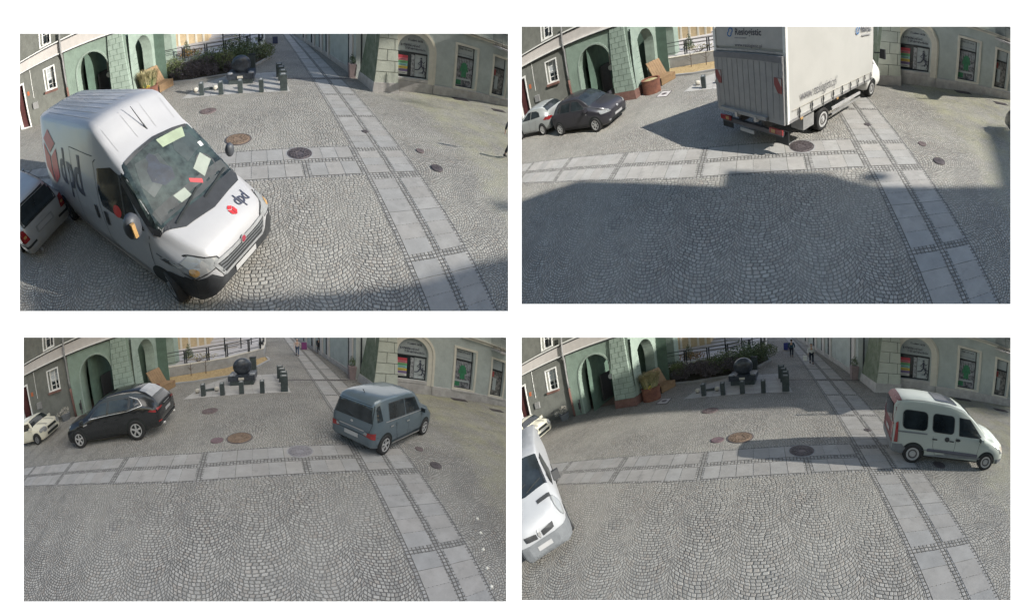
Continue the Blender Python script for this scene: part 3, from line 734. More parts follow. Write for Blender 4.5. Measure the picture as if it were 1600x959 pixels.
RF = Fr((2.33, 7.3), (12, 7.15))
def build_right(P):
    W_ = P.where; t = Thing(P, 'shop_building', 'blue-grey corner shop building with arched shop window and buttress pillar '+W_, 'building', 6, 7.3); t.pos = (0, 0, 0)
    R_ = RF; ai = arch(2.19, .86, .72, 2.15, 2.97)[::-1]
    w2 = [(4.83, .60), (6.17, .60), (6.17, 2.96), (4.83, 2.96)]; w3 = [(7.73, .57), (8.87, .57), (8.87, 2.93), (7.73, 2.93)]
    t.part('wall', wall(M(), R_, [(.2, 0), (11.5, 0), (11.5, 5), (.2, 5)], [ai, w2, w3], 0, .22), BLUEG)
    t.part('plinth', fbox(M(), R_, 3.42, 11.5, 0, .5, -.05, .07), PLINTH)
    t.part('plinth', fbox(M(), R_, 1.0, 3.4, 0, .54, -.05, .03), PLINTH)
    m = M(); V = [(2.19-.86, .62), (2.19+.86, .62)]
    fbox(m, R_, 1.0, 3.08, .56, .72, -.2, .05); t.part('window_sill', m, PLINTH)
    a = t.part('arch_trim', archtrim(M(), R_, 2.19, .88, .5, 2.15, 2.98, .42, -.02, .05), TRIM)
    t.part('moulding', archtrim(M(), R_, 2.19, 1.13, .5, 2.15, 3.23, .06, .05, .1), TRIM, a)
    for (u0, u1, z0, z1, nm) in ((4.69, 6.42, .5, 3.1, 'middle'), (7.58, 9.03, .47, 3.06, 'right')):
        s = t.part('window_surround', frame(M(), R_, u0, u1, z0, z1, .14, -.02, .06), TRIM)
        if s: t.part('sill', fbox(M(), R_, u0-.02, u1+.02, z0-.06, z0+.02, 0, .12), PLINTH, s)
    # shop windows
    def sw(u0, u1, z0, z1, tr, archp=None):
        w = t.part('shop_window', frame(M(), R_, u0, u1, z0, z1 if not archp else tr+.03, .05, -.2, -.13), METAL)
        if not w: return None
        t.part('transom', fbox(M(), R_, u0, u1, tr-.03, tr+.04, -.2, -.12), METAL, w)
        t.part('pane', fbox(M(), R_, u0-.02, u1+.02, z0, tr if archp else z1, -.20, -.18), GLASS, w); return w
    BOARD = K('sign_board', (.30, .33, .34), .6, var=.06); BOARD2 = K('poster_grey', (.34, .37, .38), .6, var=.2, sc=5)
    w = sw(1.33, 3.05, .72, 2.97, 1.98, True)
    if w:
        V, F = tess([arch(2.19, .86, 1.98, 2.15, 2.97)[::-1]], .4); t.part('sign_board', ([R_.p(u, z, -.17) for u, z in V], F), BOARD, w)
        scrawl(t, R_, P, 1.95, 2.75, 2.62, .10, w, 9); scrawl(t, R_, P, 1.55, 2.62, 2.33, .13, w, 14); scrawl(t, R_, P, 1.8, 2.9, 2.17, .13, w, 14)
        stripes(t, R_, P, 1.30, 1.95, .84, 1.82, w)
        t.part('poster', fbox(M(), R_, 2.36, 3.0, .78, 1.93, -.175, -.165), BOARD2, w)
        runner(t, R_, P, 2.7, .85, .95, w); runner(t, R_, P, 2.86, .8, .62, w)
        t.part('display', fbox(M(), R_, 2.15, 2.33, .78, 1.9, -.175, -.165), K('display_texture', (.10, .12, .14), .6, var=.8, sc=30, col2=(.45, .46, .48)), w)
    w = sw(4.83, 6.17, .60, 2.96, 2.28)
    if w:
        t.part('sign_board', fbox(M(), R_, 4.88, 6.12, 2.33, 2.92, -.175, -.165), BOARD, w); scrawl(t, R_, P, 5.1, 5.95, 2.74, .09, w, 8); scrawl(t, R_, P, 5.0, 6.0, 2.45, .03, w, 12)
        t.part('poster', fbox(M(), R_, 4.88, 6.12, .65, 2.24, -.175, -.166), K('poster_mix', (.07, .08, .10), .5, var=.6, sc=9, col2=(.30, .30, .33)), w)
        for q in np.arange(4.95, 6.05, .12): t.part('fringe', fbox(M(), R_, q, q+.035, 1.75, 2.2, -.166, -.163), BOARD, w)
        tee = [(-.36, .12), (-.22, .62), (-.1, .72), (.1, .72), (.22, .62), (.38, .12), (.26, .05), (.22, .2), (.22, -.32), (-.2, -.32), (-.2, .2), (-.27, .03)]
        V, F = tess([[(5.5+x*.85, 1.42+z*.8) for x, z in tee]], .3); t.part('green_shirt_print', ([R_.p(u, z, -.158) for u, z in V], F), K('poster_green', (.03, .16, .08), .55, var=.2), w)
        t.part('green_strip', fbox(M(), R_, 4.9, 5.35, .72, .98, -.166, -.16), K('poster_green', (.03, .16, .08)), w)
        t.part('pale_strip', fbox(M(), R_, 5.0, 6.05, 1.0, 1.1, -.166, -.16), BOARD, w)
    w = sw(7.73, 8.87, .57, 2.93, 2.22)
    if w:
        t.part('sign_board', fbox(M(), R_, 7.78, 8.82, 2.27, 2.88, -.175, -.165), BOARD, w)
        t.part('poster', fbox(M(), R_, 7.78, 8.82, .62, 2.17, -.175, -.166), K('poster_mix2', (.05, .06, .07), .5, var=.7, sc=7, col2=(.26, .25, .24)), w)
        t.part('red_print', fbox(M(), R_, 7.85, 8.1, 1.75, 2.1, -.166, -.16), K('poster_red', (.30, .06, .06), .55), w)
        t.part('figure_print', fbox(M(), R_, 8.05, 8.35, .9, 1.7, -.166, -.162), BOARD, w)
    m = fbox(M(), R_, 4.2, 11.5, 3.66, 3.76, 0, .16); fbox(m, R_, 4.2, 11.5, 3.80, 3.86, 0, .24); t.part('cornice', m, TRIM)
    b = t.part('balcony', fbox(M(), R_, 7.5, 11.5, 3.5, 3.62, 0, .95), PLINTH)
    m = M()
    for q in np.arange(7.55, 11.4, .11): m.tube([R_.p(q, 3.62, .9), R_.p(q, 4.6, .9)], .012, 4)
    m.tube([R_.p(7.5, 3.72, .9), R_.p(11.5, 3.72, .9)], .02, 4); m.tube([R_.p(7.5, 4.5, .9), R_.p(11.5, 4.5, .9)], .025, 4)
    for q in np.arange(0, .9, .11): m.tube([R_.p(7.55, 3.62, q), R_.p(7.55, 4.6, q)], .012, 4)
    t.part('railing', m, METAL, b)
    # street side wall
    S = Fr((2.21, 9.1), (1.2, 24.4), 1); S.n = -np.abs(S.n[0])*np.array([1, 0])+np.array([0, -.06]) if False else -S.n if S.n[0] > 0 else S.n
    m = M(); fbox(m, S, .12, 22, 0, 6, -2.6, 0); t.part('street_wall', m, BLUEG)
    t.part('plinth', fbox(M(), S, .1, 22, 0, .34, 0, .05), PLINTH)
    for u0, u1 in ((.5, .95), (4.95, 5.35), (6.6, 7.2), (8.9, 9.5), (12, 12.7)): t.part('pilaster', fbox(M(), S, u0, u1, .1, 5.5, 0, .07), CREAM)
    for u0, u1 in ((.98, 1.25), (5.35, 5.8), (7.2, 7.6), (9.5, 10.2), (12.7, 13.4)): t.part('shop_door', fbox(M(), S, u0, u1, .1, 3.0, 0, .03), GLASS)
    # buttress pillar
    pf = Fr((2.33, 6.88), (3.62, 6.95))
    def c(z, g=0): k = z/3.0; return [(2.33+.30*k-g, 6.86+.10*k-g), (3.64-.10*k+g, 6.94+.1*k-g), (3.64-.1*k+g, 7.3), (2.33+.30*k-g, 8.9-.75*k+g) if False else (2.6, 7.3)]
    def slabp(z0, z1, g): 
        def q(z): k = z/3.0; return [(2.35+.29*k-g, 6.87+.10*k-g, z), (3.64-.12*k+g, 6.95+.10*k-g, z), (3.64-.12*k+g, 7.6, z), (2.25+.30*k-g, 8.9-.62*k+g, z)]
        return q(z0), q(z1)
    lo, hi = slabp(.46, 4.2, 0); p = t.part('buttress', M().hexa(lo, hi), PILL, sub=.5)
    # mossy street face, a hair proud
    def mf(z, g): k = z/3.0; return (2.35+.29*k-g, 6.87+.10*k, z), (2.25+.30*k-g, 8.9-.62*k, z)
    m = M(); a0, a1 = mf(.46, .006); b0, b1 = mf(4.2, .006); m.add([a0, a1, b1, b0], [(0, 1, 2, 3)]); t.part('mossy_face', m, PILLG, p, sub=.5)
    lo, hi = slabp(0, .46, .03); t.part('buttress_plinth', M().hexa(lo, hi), PLINTH, p)
    m = M()
    for i, z in enumerate((.99, 1.53, 2.08, 2.62, 3.16)):
        k = z/3; m.hexa([(2.35+.29*k, 6.855+.1*k, z-.012), (3.645-.12*k, 6.937+.1*k, z-.012), (3.645-.12*k, 7.3, z-.012), (2.5+.29*k, 7.3, z-.012)], [(2.35+.29*k, 6.855+.1*k, z+.012), (3.645-.12*k, 6.937+.1*k, z+.012), (3.645-.12*k, 7.3, z+.012), (2.5+.29*k, 7.3, z+.012)])
    for i, (z0, z1) in enumerate(((.47, .98), (1.0, 1.52), (1.54, 2.07), (2.09, 2.61), (2.63, 3.15))):
        f = .46 if i % 2 == 0 else .84; V = []
        for z in (z0, z1):
            k = z/3; x0, x1 = 2.35+.29*k, 3.64-.12*k; x = x0+(x1-x0)*f; y = 6.87+.1*k+.08*f; V.append([(x-.012, y-.012, z), (x+.012, y-.012, z), (x+.012, y+.05, z), (x-.012, y+.05, z)])
        m.hexa(V[0], V[1])
    t.part('masonry_joints', m, JOINTG, p)
    # bracket box in the corner
    t.part('wall_bracket', M().box(2.15, 8.9, 2.75, .35, .3, .35), GPLAST); t.part('lamp_post', M().box(2.42, 8.98, 1.6, .07, .07, 2.6), METAL)
    t.done()
    if P.pn != 2:
        q = Thing(P, 'potted_conifer', 'clipped dark conifer in a square pinkish pot beside the buttress '+W_, 'potted plant', 2.02, 9.25)
        q.part('pot', M().hexa([(-.15, -.15, 0), (.15, -.15, 0), (.15, .15, 0), (-.15, .15, 0)], [(-.2, -.2, .75), (.2, -.2, .75), (.2, .2, .75), (-.2, .2, .75)]), K('pink_pot', (.22, .17, .17), .8))
        q.part('foliage', leaves(P.rng, [(0, 0, .95, .18, .18, .22), (0, 0, 1.15, .1, .1, .2)], 350, .06), LEAF1, sub=0); q.done()
def scrawl(t, fr, P, u0, u1, z, h, par, n):
    rg = random.Random(int(u0*100+z*1000)); m = M(); u = u0
    while u < u1:
        w = rg.uniform(.4, .9)*(u1-u0)/n; hh = h*1.25*rng_c(rg); k = rg.random()
        fbox(m, fr, u, u+w*.28, z-hh*.2, z+hh*.8, -.163, -.158)
        if k > .3: fbox(m, fr, u+w*.28, u+w*.8, z+hh*(.1 if k > .6 else .45), z+hh*(.1 if k > .6 else .45)+h*.22, -.163, -.158)
        if k > .7: fbox(m, fr, u+w*.62, u+w*.85, z-hh*.1, z+hh*.5, -.1632, -.1578)
        u += w
    t.part('lettering', m, NAVY, par, sub=0)
def rng_c(r): return r.uniform(.5, 1.1)
def stripes(t, fr, P, u0, u1, z0, z1, par):
    cols = [('p_red', (.42, .05, .07)), ('p_pink', (.48, .13, .17)), ('p_green', (.13, .36, .16)), ('p_teal', (.22, .42, .42)), ('p_yellow', (.55, .42, .07)), ('p_violet', (.19, .13, .28)), ('p_white', (.5, .5, .48))]
    n = len(cols); dz = (z1-z0)/n
    for i, (nm, c) in enumerate(cols):
        t.part('poster_stripe', fbox(M(), fr, u0, u1, z1-(i+1)*dz+.004, z1-i*dz, -.172, -.160), K(nm, c, .55, var=.05), par, sub=0)
        if i: t.part('lettering', fbox(M(), fr, u0+.12+.07*(i % 2), u1-.1, z1-(i+.62)*dz, z1-(i+.42)*dz, -.160, -.157), K('print_dark', (.10, .10, .10), .6), par, sub=0)
def runner(t, fr, P, u, z, s, par):
    J = lambda x, y: (u+x*s, z+y*s)
    m = M(); pts = [((0, .92), (0, 1.0), .05), ((0, .88), (.03, .52), .055), ((.01, .82), (-.16, .66), .02), ((-.16, .66), (-.05, .58), .018), ((.02, .82), (.17, .7), .02), ((.17, .7), (.25, .82), .018), ((.03, .54), (.20, .38), .04), ((.20, .38), (.12, .12), .028), ((.03, .54), (-.12, .34), .04), ((-.12, .34), (-.34, .30), .028)]
    for a, b, w in pts:
        a = J(*a); b = J(*b); m.tube([fr.p(a[0], a[1], -.155), fr.p(b[0], b[1], -.155)], w*s, 5)
    t.part('runner_print', m, NAVY, par, sub=0)

# ------------------------------------------------------------------ small things standing in the square
def bollard(P, x, y, w, d, h, label, rot=0):
    t = Thing(P, 'bollard', label+' '+P.where, 'bollard', x, y, .01, rot, group='dark bollards round the fountain pad')
    t.part('body', M().hexa([(-w/2, -d/2, 0), (w/2, -d/2, 0), (w/2, d/2, 0), (-w/2, d/2, 0)], [(-w/2, -d/2, h-.07), (w/2, -d/2, h-.07), (w/2, d/2, h), (-w/2, d/2, h)]), GRANM, sub=.4)
    t.part('top_plate', M().hexa([(-w*.3, -d*.3, h-.056), (w*.3, -d*.3, h-.056), (w*.3, d*.3, h-.012), (-w*.3, d*.3, h-.012)], [(-w*.3, -d*.3, h-.046), (w*.3, -d*.3, h-.046), (w*.3, d*.3, h-.002), (-w*.3, d*.3, h-.002)]), K('dull_plate', (.20, .21, .22), .5))
    t.done()
def furniture(P):
    W_ = P.where; names = ['leftmost short bollard at the front of the pad', 'second bollard from the left on the pad', 'third bollard in front of the stone ball fountain', 'fourth bollard right of the stone ball fountain']
    fr = [(-5.1, 7.36), (-4.22, 7.16), (-3.38, 7.1), (-2.5, 7.0)]
    for k, (x, y) in enumerate(fr[:1] if P.pn == 2 else fr): bollard(P, x, y, .19, .16, .62, names[k], R(-5))
    if P.pn != 2:
        for k, (x, y, lb) in enumerate([(-1.57, 7.02, 'broad front bollard at the right corner of the pad'), (-1.52, 7.85, 'second broad bollard behind the corner one'), (-1.55, 8.65, 'third broad bollard along the right edge of the pad'), (-1.6, 9.4, 'rearmost broad bollard on the right edge of the pad')]): bollard(P, x, y, .3, .14, .80-.02*k, lb, R(-3))
    for k, (x, y) in enumerate([(-5.5, 8.0), (-4.57, 7.95)]):
        t = Thing(P, 'stone_ball', ('left pale stone ball lying behind the leftmost bollard ' if k == 0 else 'right pale stone ball lying by the second bollard ')+W_, 'stone ball', x, y, .01, group='small stone balls')
        t.part('ball', M().sphere(0, 0, .11, .12, 14), LIGHTST, smooth=True, sub=0); t.part('socket', M().lathe([(.001, 0), (.09, 0), (.08, .03), (.001, .03)], n=12), METAL); t.done()
    if P.pn != 2:
        t = Thing(P, 'flat_stone', 'flat dark stone on the pad between two bollards '+W_, 'stone', -4.95, 8.15, .01); t.part('s', M().hexa([(-.25, -.1, 0), (.2, -.12, 0), (.28, .1, 0), (-.2, .12, 0)], [(-.2, -.06, .09), (.15, -.07, .1), (.2, .06, .1), (-.15, .07, .08)]), GRANM); t.done()
        f = Thing(P, 'ball_fountain', 'black polished granite ball fountain on a square plinth '+W_, 'fountain', -3.4, 9.02, .01, R(-6))
        f.part('lower_plinth', M().box(0, 0, .12, 1.12, 1.0, .25), GRANM); f.part('upper_plinth', M().box(0, 0, .38, 1.27, 1.12, .27), GRAN)
        f.part('ball', M().sphere(0, 0, .9, .46, 40), GRAN, smooth=True, sub=0)
        for i in (-1, 1): f.part('basin_corner', M().lathe([(.001, 0), (.14, 0), (.12, .06), (.06, .07), (.001, .05)], x=i*.5, y=-.38, z0=.515, n=14), K('wet_stone', (.22, .23, .25), .3, var=.3, sc=12, spec=.9))
        f.part('plaque', M().box(0, -.567, .36, .26, .012, .12), LIGHTST, label='small pale plaque'); f.done()
        t = Thing(P, 'information_pillar', 'dark square information pillar behind the stone ball '+W_, 'pillar', -2.95, 11.75, .0, R(-5)); t.part('body', M().box(0, 0, .42, .34, .3, .84), GRANM)
        t.part('cap', M().box(0, 0, .86, .37, .33, .04), METAL); t.done()
        t = Thing(P, 'litter_bin', 'dark litter bin at the street end of the terrace railing '+W_, 'litter bin', -2.45, 18.2, 0); t.part('body', M().box(0, 0, .5, .34, .34, .8), METAL); t.part('hood', M().hexa([(-.2, -.2, .92), (.2, -.2, .92), (.2, .2, .92), (-.2, .2, .92)], [(-.1, -.1, 1.05), (.1, -.1, 1.05), (.1, .1, 1.05), (-.1, .1, 1.05)]), GPLAST); t.done()
    # rust planter
    t = Thing(P, 'round_planter', 'large rust-red round metal planter against the green pier '+W_, 'planter', -7.86, 8.1)
    r = .47; t.part('pot', M().lathe([(.001, 0), (r, 0), (r, .66), (r+.02, .67), (r+.02, .71), (r-.05, .71), (r-.05, .62), (.001, .62)], n=32), RUST, smooth=False)
    t.part('soil', M().lathe([(.001, .63), (r-.07, .63), (r*.5, .68), (.001, .70)], n=16), SOIL if P.pn in (1, 4) else STRAW)
    t.done()
    if P.pn in (1, 4):
        t = Thing(P, 'planter_grass', 'yellow green grass with small yellow flowers growing in the rust planter '+W_, 'grass clump', -7.86, 8.1, .64)
        t.part('blades', grass_tuft(P.rng, 600, .6, .38, .6), LEAF2, sub=0); t.part('dry_blades', grass_tuft(P.rng, 1100, .85, .38, .55), STRAW, sub=0)
        t.part('flowers', leaves(P.rng, [(.12, -.4, .08, .1, .08, .12), (-.1, -.38, .15, .06, .05, .06)], 60, .07), K('yellow_flower', (.65, .50, .03), .6), sub=0); t.done()
    # wooden lounger bench
    b = Thing(P, 'wooden_bench', 'slatted wooden lounger bench with tall tilted back beside the planter '+W_, 'bench', -7.6, 9.4); b.pos = (0, 0, 0)
    nf, ff, nl, fl = np.array([-7.55, 8.88]), np.array([-7.08, 9.95]), np.array([-8.05, 9.15]), np.array([-7.62, 10.15])
    b.part('seat', M().hexa([(*nf, .34), (*ff, .34), (*fl, .34), (*nl, .34)], [(*nf, .42), (*ff, .42), (*fl, .42), (*nl, .42)]), WOOD)
    b.part('front_board', plate([(*nf, .02), (*ff, .02), (*ff, .335), (*nf, .335)], (-.03, .015, 0)), WOOD)
    m = M(); tn, tf = nl+np.array([-.42, .18]), fl+np.array([-.42, .18])
    for i in range(6):
        a0 = nl+(fl-nl)*(i/6+.006); a1 = nl+(fl-nl)*((i+1)/6-.006); c0 = tn+(tf-tn)*(i/6+.006); c1 = tn+(tf-tn)*((i+1)/6-.006)
        m.hexa([(*a0, .42), (*a1, .42), (*(a1+[-.05, .02]), .42), (*(a0+[-.05, .02]), .42)], [(*c0, 1.28), (*c1, 1.28), (*(c1+[-.05, .02]), 1.28), (*(c0+[-.05, .02]), 1.28)])
    b.part('backrest', m, WOOD)
    b.part('end_frame', plate([(*nf, 0), (*nl, 0), (*nl, .33), (*nf, .33)], (.02, .05, 0)), PLASTIC); b.done()
    if P.pn in (2, 4):
        t = Thing(P, 'inspection_hatch', 'square slab-filled inspection hatch in the setts before the planter '+W_, 'hatch', -7.05, 7.4); t.pos = (0, 0, 0)
        q = [(-7.35, 7.08), (-6.75, 6.92), (-6.7, 7.72), (-7.25, 7.9)]
        t.part('lid', M().add([(x, y, .012) for x, y in q], [(0, 1, 2, 3)]), TERR); c = np.mean(q, 0)
        m = M()
        for i in range(4):
            a, bb = np.array(q[i]), np.array(q[(i+1) % 4]); m.hexa([(*a, .0), (*bb, .0), (*(bb+(c-bb)*.08), .0), (*(a+(c-a)*.08), .0)], [(*a, .018), (*bb, .018), (*(bb+(c-bb)*.08), .018), (*(a+(c-a)*.08), .018)])
        t.part('frame', m, IRON); t.part('lifting_plate', M().lathe([(.001, .012), (.13, .012), (.13, .02), (.001, .02)], *c, n=14), IRON); t.done()
    # covers
    if P.pn != 2: disc(P, 'manhole_cover', -3.25, 2.5, .36, RIRON, 'rusty orange round manhole cover in the setts '+W_, rim=1)
    disc(P, 'manhole_cover', -1.585, 1.40, .33, K('pale_iron', (.20, .19, .20), .6, var=.2, sc=25) if P.pn == 3 else IRON, 'large dark round manhole cover in the cross band of slabs '+W_, rim=2)
    if P.pn in (3, 4): disc(P, 'manhole_cover', -3.93, 2.45, .2, K('purple_iron', (.15, .10, .11), .7, var=.2), 'small oval-looking cover just left of the rusty manhole '+W_, rim=0)
    if P.pn != 2: disc(P, 'manhole_cover', -4.52, 5.2, .32, K('brown_iron', (.13, .10, .10), .7, var=.2, sc=20), 'dull brown manhole cover in front of the fountain pad '+W_, rim=0)
    disc(P, 'valve_cover', .62, 2.66, .11, IRON, 'tiny round valve cover in the long slab band '+W_, 'valve cover', rim=0)
    if P.pn != 4: disc(P, 'valve_cover', 2.02, 1.37, .14, K('brown_iron', (.13, .10, .10)), 'small brown valve cover right of the long slab band '+W_, 'valve cover', rim=0)
    disc(P, 'valve_cover', 2.13, .39, .19, IRON, 'dark oval valve cover further right in the setts '+W_, 'valve cover', rim=0)
    for (px, py, lb) in ((720, 155.5, 'dark cellar grating under the middle shop window '), (779, 173, 'dark cellar grating under the right shop window ')):
        if P.pn == 1 or True:
            q = unproj(px, py, 1); t = Thing(P, 'cellar_grating', lb+W_, 'grating', q[0], q[1], 0, 0, group='cellar gratings')
            m = M()
            for i in range(9): m.box(-.48+i*.12, 0, .01, .09, .3, .016)
            t.part('bars', m, IRON); t.part('frame', M().box(0, 0, .004, 1.1, .36, .01), DARK); t.done()
    if P.pn == 3:
        for k, (px, py) in enumerate([(746, 810), (751, 832), (755, 858), (761, 887), (768, 916)]):
            q = unproj(px, py, 3); t = Thing(P, 'white_sett', ['farthest', 'second farthest', 'middle', 'second nearest', 'nearest'][k]+' white sett of the row in the right-hand paving '+W_, 'white sett', q[0], q[1], 0, .3, group='row of white setts')
            t.part('s', M().hexa([(-.035, -.035, 0), (.035, -.035, 0), (.035, .035, 0), (-.035, .035, 0)], [(-.028, -.028, .02), (.028, -.028, .02), (.028, .028, .02), (-.028, .028, .02)]), K('white_sett', (.7, .67, .58), .7)); t.done()

# ------------------------------------------------------------------ vehicles
class Body:
    """lofted car body; stations = (x, half width, sill z, belt z, top z, half width at top)"""
    def __init__(s, st, crown=.03, rad=.07):
        rings = []; s.st = st; s.xm = (st[0][0]+st[-1][0])/2
        for x, w, zs, zb, zt, wt in st:
            h = zb-zs; half = [(.0, zs), (.88*w, zs), (.965*w, zs+.05), (w, zs+.32*h), (1.0*w, zs+.68*h), (.975*w, zb)]
            ex = zt-zb; r = min(rad, ex*.6)
            for k in (.33, .66): half.append((.975*w+(wt-.975*w)*k, zb+(zt-r-zb)*k))
            half += [(wt, zt-r), (wt-r*.35, zt-r*.35), (wt-r*1.2, zt), (wt*.5, zt+crown*.75), (0, zt+crown)]
            rings.append([(x, y, z) for y, z in half]+[(x, -y, z) for y, z in half[-2:0:-1]])
        s.m = M().ring(rings)
        bm = bmesh.new(); vs_ = [bm.verts.new(v) for v in s.m.v]
        for f in s.m.f: bm.faces.new([vs_[i] for i in f])
        bmesh.ops.triangulate(bm, faces=bm.faces); bmesh.ops.recalc_face_normals(bm, faces=bm.faces); s.bvh = BVHTree.FromBMesh(bm); bm.free()
    def proj(s, u, v, view):
        yaw = {'F': 0, 'L': 90, 'B': 180, 'R': -90, 'FL': 40, 'FR': -40}.get(view, 0); a = R(yaw)
        for k in range(60):
            if view == 'T': o = Vector((u, v, 9)); d = Vector((0, 0, -1))
            else:
                d = Vector((-math.cos(a), -math.sin(a), 0))
                o = Vector((u, 0, v)) if view in ('L', 'R') else Vector((-.5-math.sin(a)*u, math.cos(a)*u, v)) if view in ('FL', 'FR') else Vector((-2, u, v)); o -= d*9
            h, n, i, dist = s.bvh.ray_cast(o, d)
            if h is not None: break
            if view == 'T': v *= .985
            elif view in ('L', 'R'): v = .8+(v-.8)*.985; u = s.xm+(u-s.xm)*.99
            else: u *= .985; v = .7+(v-.7)*.99
        if h is None: h, n, i, dist = s.bvh.find_nearest(o+d*8)
        if n.dot(d) > 0: n = -n
        return h, n
    def decal(s, polys, view, off=.006, res=.07, thick=0, holes=(), at=None):
        if isinstance(polys[0][0], (int, float)): polys = [polys]
        V, F = tess(polys, res, holes); out = []
        for u, v in V:
            h, n = s.proj(u, v, view); out.append(h+n*off)
        m = M().add(out, F)
        return m
def ell(cx, cy, rx, ry, n=18): return [(cx+rx*math.cos(2*math.pi*i/n), cy+ry*math.sin(2*math.pi*i/n)) for i in range(n)]
def rrect(x0, x1, y0, y1, r=.05, n=3):
    o = []
    for cx, cy, a in ((x1-r, y1-r, 0), (x0+r, y1-r, 90), (x0+r, y0+r, 180), (x1-r, y0+r, 270)):
        for k in range(n+1): t = R(a+90*k/n); o.append((cx+r*math.cos(t), cy+r*math.sin(t)))
    return o
def text_mesh(s, size, bold=False, font_shear=0, squeeze=1, spacing=1.0):
    cu = bpy.data.curves.new('text', 'FONT'); cu.body = s; cu.size = size; cu.shear = font_shear; cu.space_character = spacing; cu.resolution_u = 3
    if bold: cu.offset = size*.018
    o = bpy.data.objects.new('text', cu); SC.collection.objects.link(o); dg = bpy.context.evaluated_depsgraph_get()
    me = bpy.data.meshes.new_from_object(o.evaluated_get(dg)); V = [(v.co.x*squeeze, v.co.y) for v in me.vertices]; F = [tuple(p.vertices) for p in me.polygons]
    bpy.data.objects.remove(o); bpy.data.curves.remove(cu); bpy.data.meshes.remove(me)
    return V, F
def text_on(b, s, size, u, v, view, off=.009, **k):
    V, F = text_mesh(s, size, **k); out = []
    for x, y in V:
        uu = -x if view in ('B',) else x; uu = (u-x) if view in ('B', 'L') else (u+x)
        h, n = b.proj(uu, v+y, view); out.append(h+n*off)
    return M().add(out, F)
def wheel(t, b, x, y, r, side, rimm, spokes=5, wd=.2, style='spoke', turn=0, cover=None):
    """side +1 left, -1 right; y = outer face of the tyre"""
    yc = y-side*wd/2; prof = [(r*.66, -wd/2), (r*.92, -wd/2), (r, -wd*.36), (r, wd*.36), (r*.92, wd/2), (r*.66, wd/2), (r*.64, wd*.3), (r*.64, -wd*.3)]
    m = M().ring([[(x+a*math.cos(q*2*math.pi/26), yc+hh, r+a*math.sin(q*2*math.pi/26)) for a, hh in prof] for q in range(26)]+[[(x+a, yc+hh, r) for a, hh in prof]], cap=False)
    rot = (lambda q: q) if not turn else (lambda q: [(x+(p[0]-x)*math.cos(turn)-(p[1]-yc)*math.sin(turn), yc+(p[0]-x)*math.sin(turn)+(p[1]-yc)*math.cos(turn), p[2]) for p in q])
    m.v = rot(m.v); w = t.part('wheel', m, RUBBER, smooth=True, sub=0)
    if not w: return
    f = y-side*.012; m = M()
    if style == 'spoke':
        m.ydisc(x, f-side*.012, r, r*.57, r*.665, side*.025, 26)
        for k in range(spokes):
            a = 2*math.pi*k/spokes+.3; c, q = math.cos(a), math.sin(a); 
            def pt(rr, o): return (x+rr*r*c-o*r*q, r+rr*r*q+o*r*c)
            P4 = [pt(.08, -.07), pt(.62, -.10), pt(.62, .10), pt(.08, .07)]; m.hexa([(p[0], f-side*.03, p[1]) for p in P4], [(p[0], f+side*.004, p[1]) for p in P4])
        m.ydisc(x, f-side*.02, r, .001, r*.16, side*.03, 14)
    else:
        m.ydisc(x, f-side*.03, r, .001, r*.62, side*.02, 26); m.ydisc(x, f-side*.015, r, r*.50, r*.665, side*.025, 26)
        hm = M().ydisc(x, f-side*.012, r, r*.33, r*.47, side*.014, 22)
        hm.v = rot(hm.v); t.part('rim_recess', hm, K('recess_dark', (.09, .085, .085), .6), w, sub=0)
        m.ydisc(x, f-side*.02, r, .001, r*.18, side*.035, 14)
    m.v = rot(m.v); t.part('rim', m, rimm, w, sub=0)
    m = M().ydisc(x, f-side*.06, r, .001, r*.63, side*.01, 20); m.v = rot(m.v); t.part('brake_disc', m, DARK if style == 'spoke' else PLASTIC, w, sub=0)
def arches(t, b, xs, r, parent, views=('L', 'R')):
    for vw in views:
        for x in xs:
            poly = [(x+1.2*r*math.cos(a), r+1.2*r*math.sin(a)) for a in np.linspace(R(-28), R(208), 22)]
            t.part('wheel_arch', b.decal(poly, vw, .004, .09), DARK, parent, sub=0)
def seam(b, pts, view, w=.012, off=.005):
    """thin dark panel gap along a polyline"""
    m = M(); 
    for (x0, y0), (x1, y1) in zip(pts, pts[1:]):
        d = math.hypot(x1-x0, y1-y0)+1e-9; nx, ny = -(y1-y0)/d*w/2, (x1-x0)/d*w/2; n = max(1, int(d/.12)); V = []
        for k in range(n+1):
            u, v = x0+(x1-x0)*k/n, y0+(y1-y0)*k/n
            for sg in (-1, 1): h, nn = b.proj(u+nx*sg, v+ny*sg, view); V.append(h+nn*off)
        m.add(V, [(2*i, 2*i+1, 2*i+3, 2*i+2) for i in range(n)])
    return m
def mirror(t, x, y, z, side, m_body, s=1, back=AMBER, parent=None):
    m = M().hexa([(x-.07*s, y, z), (x+.07*s, y+side*.02, z), (x+.06*s, y+side*.20*s, z+.0), (x-.07*s, y+side*.20*s, z)], [(x-.06*s, y+side*.01, z+.15*s), (x+.03*s, y+side*.02, z+.15*s), (x+.02*s, y+side*.19*s, z+.15*s), (x-.06*s, y+side*.19*s, z+.15*s)])
    w = t.part('wing_mirror', m, m_body, parent)
    if w and s < 1.2: t.part('mirror_glass', M().hexa([(x-.076*s, y+side*.02, z+.02*s), (x-.072*s, y+side*.02, z+.02*s), (x-.072*s, y+side*.18*s, z+.02*s), (x-.076*s, y+side*.18*s, z+.02*s)], [(x-.072*s, y+side*.02, z+.13*s), (x-.068*s, y+side*.02, z+.13*s), (x-.068*s, y+side*.17*s, z+.13*s), (x-.072*s, y+side*.17*s, z+.13*s)]), GLASS, w)
    return w
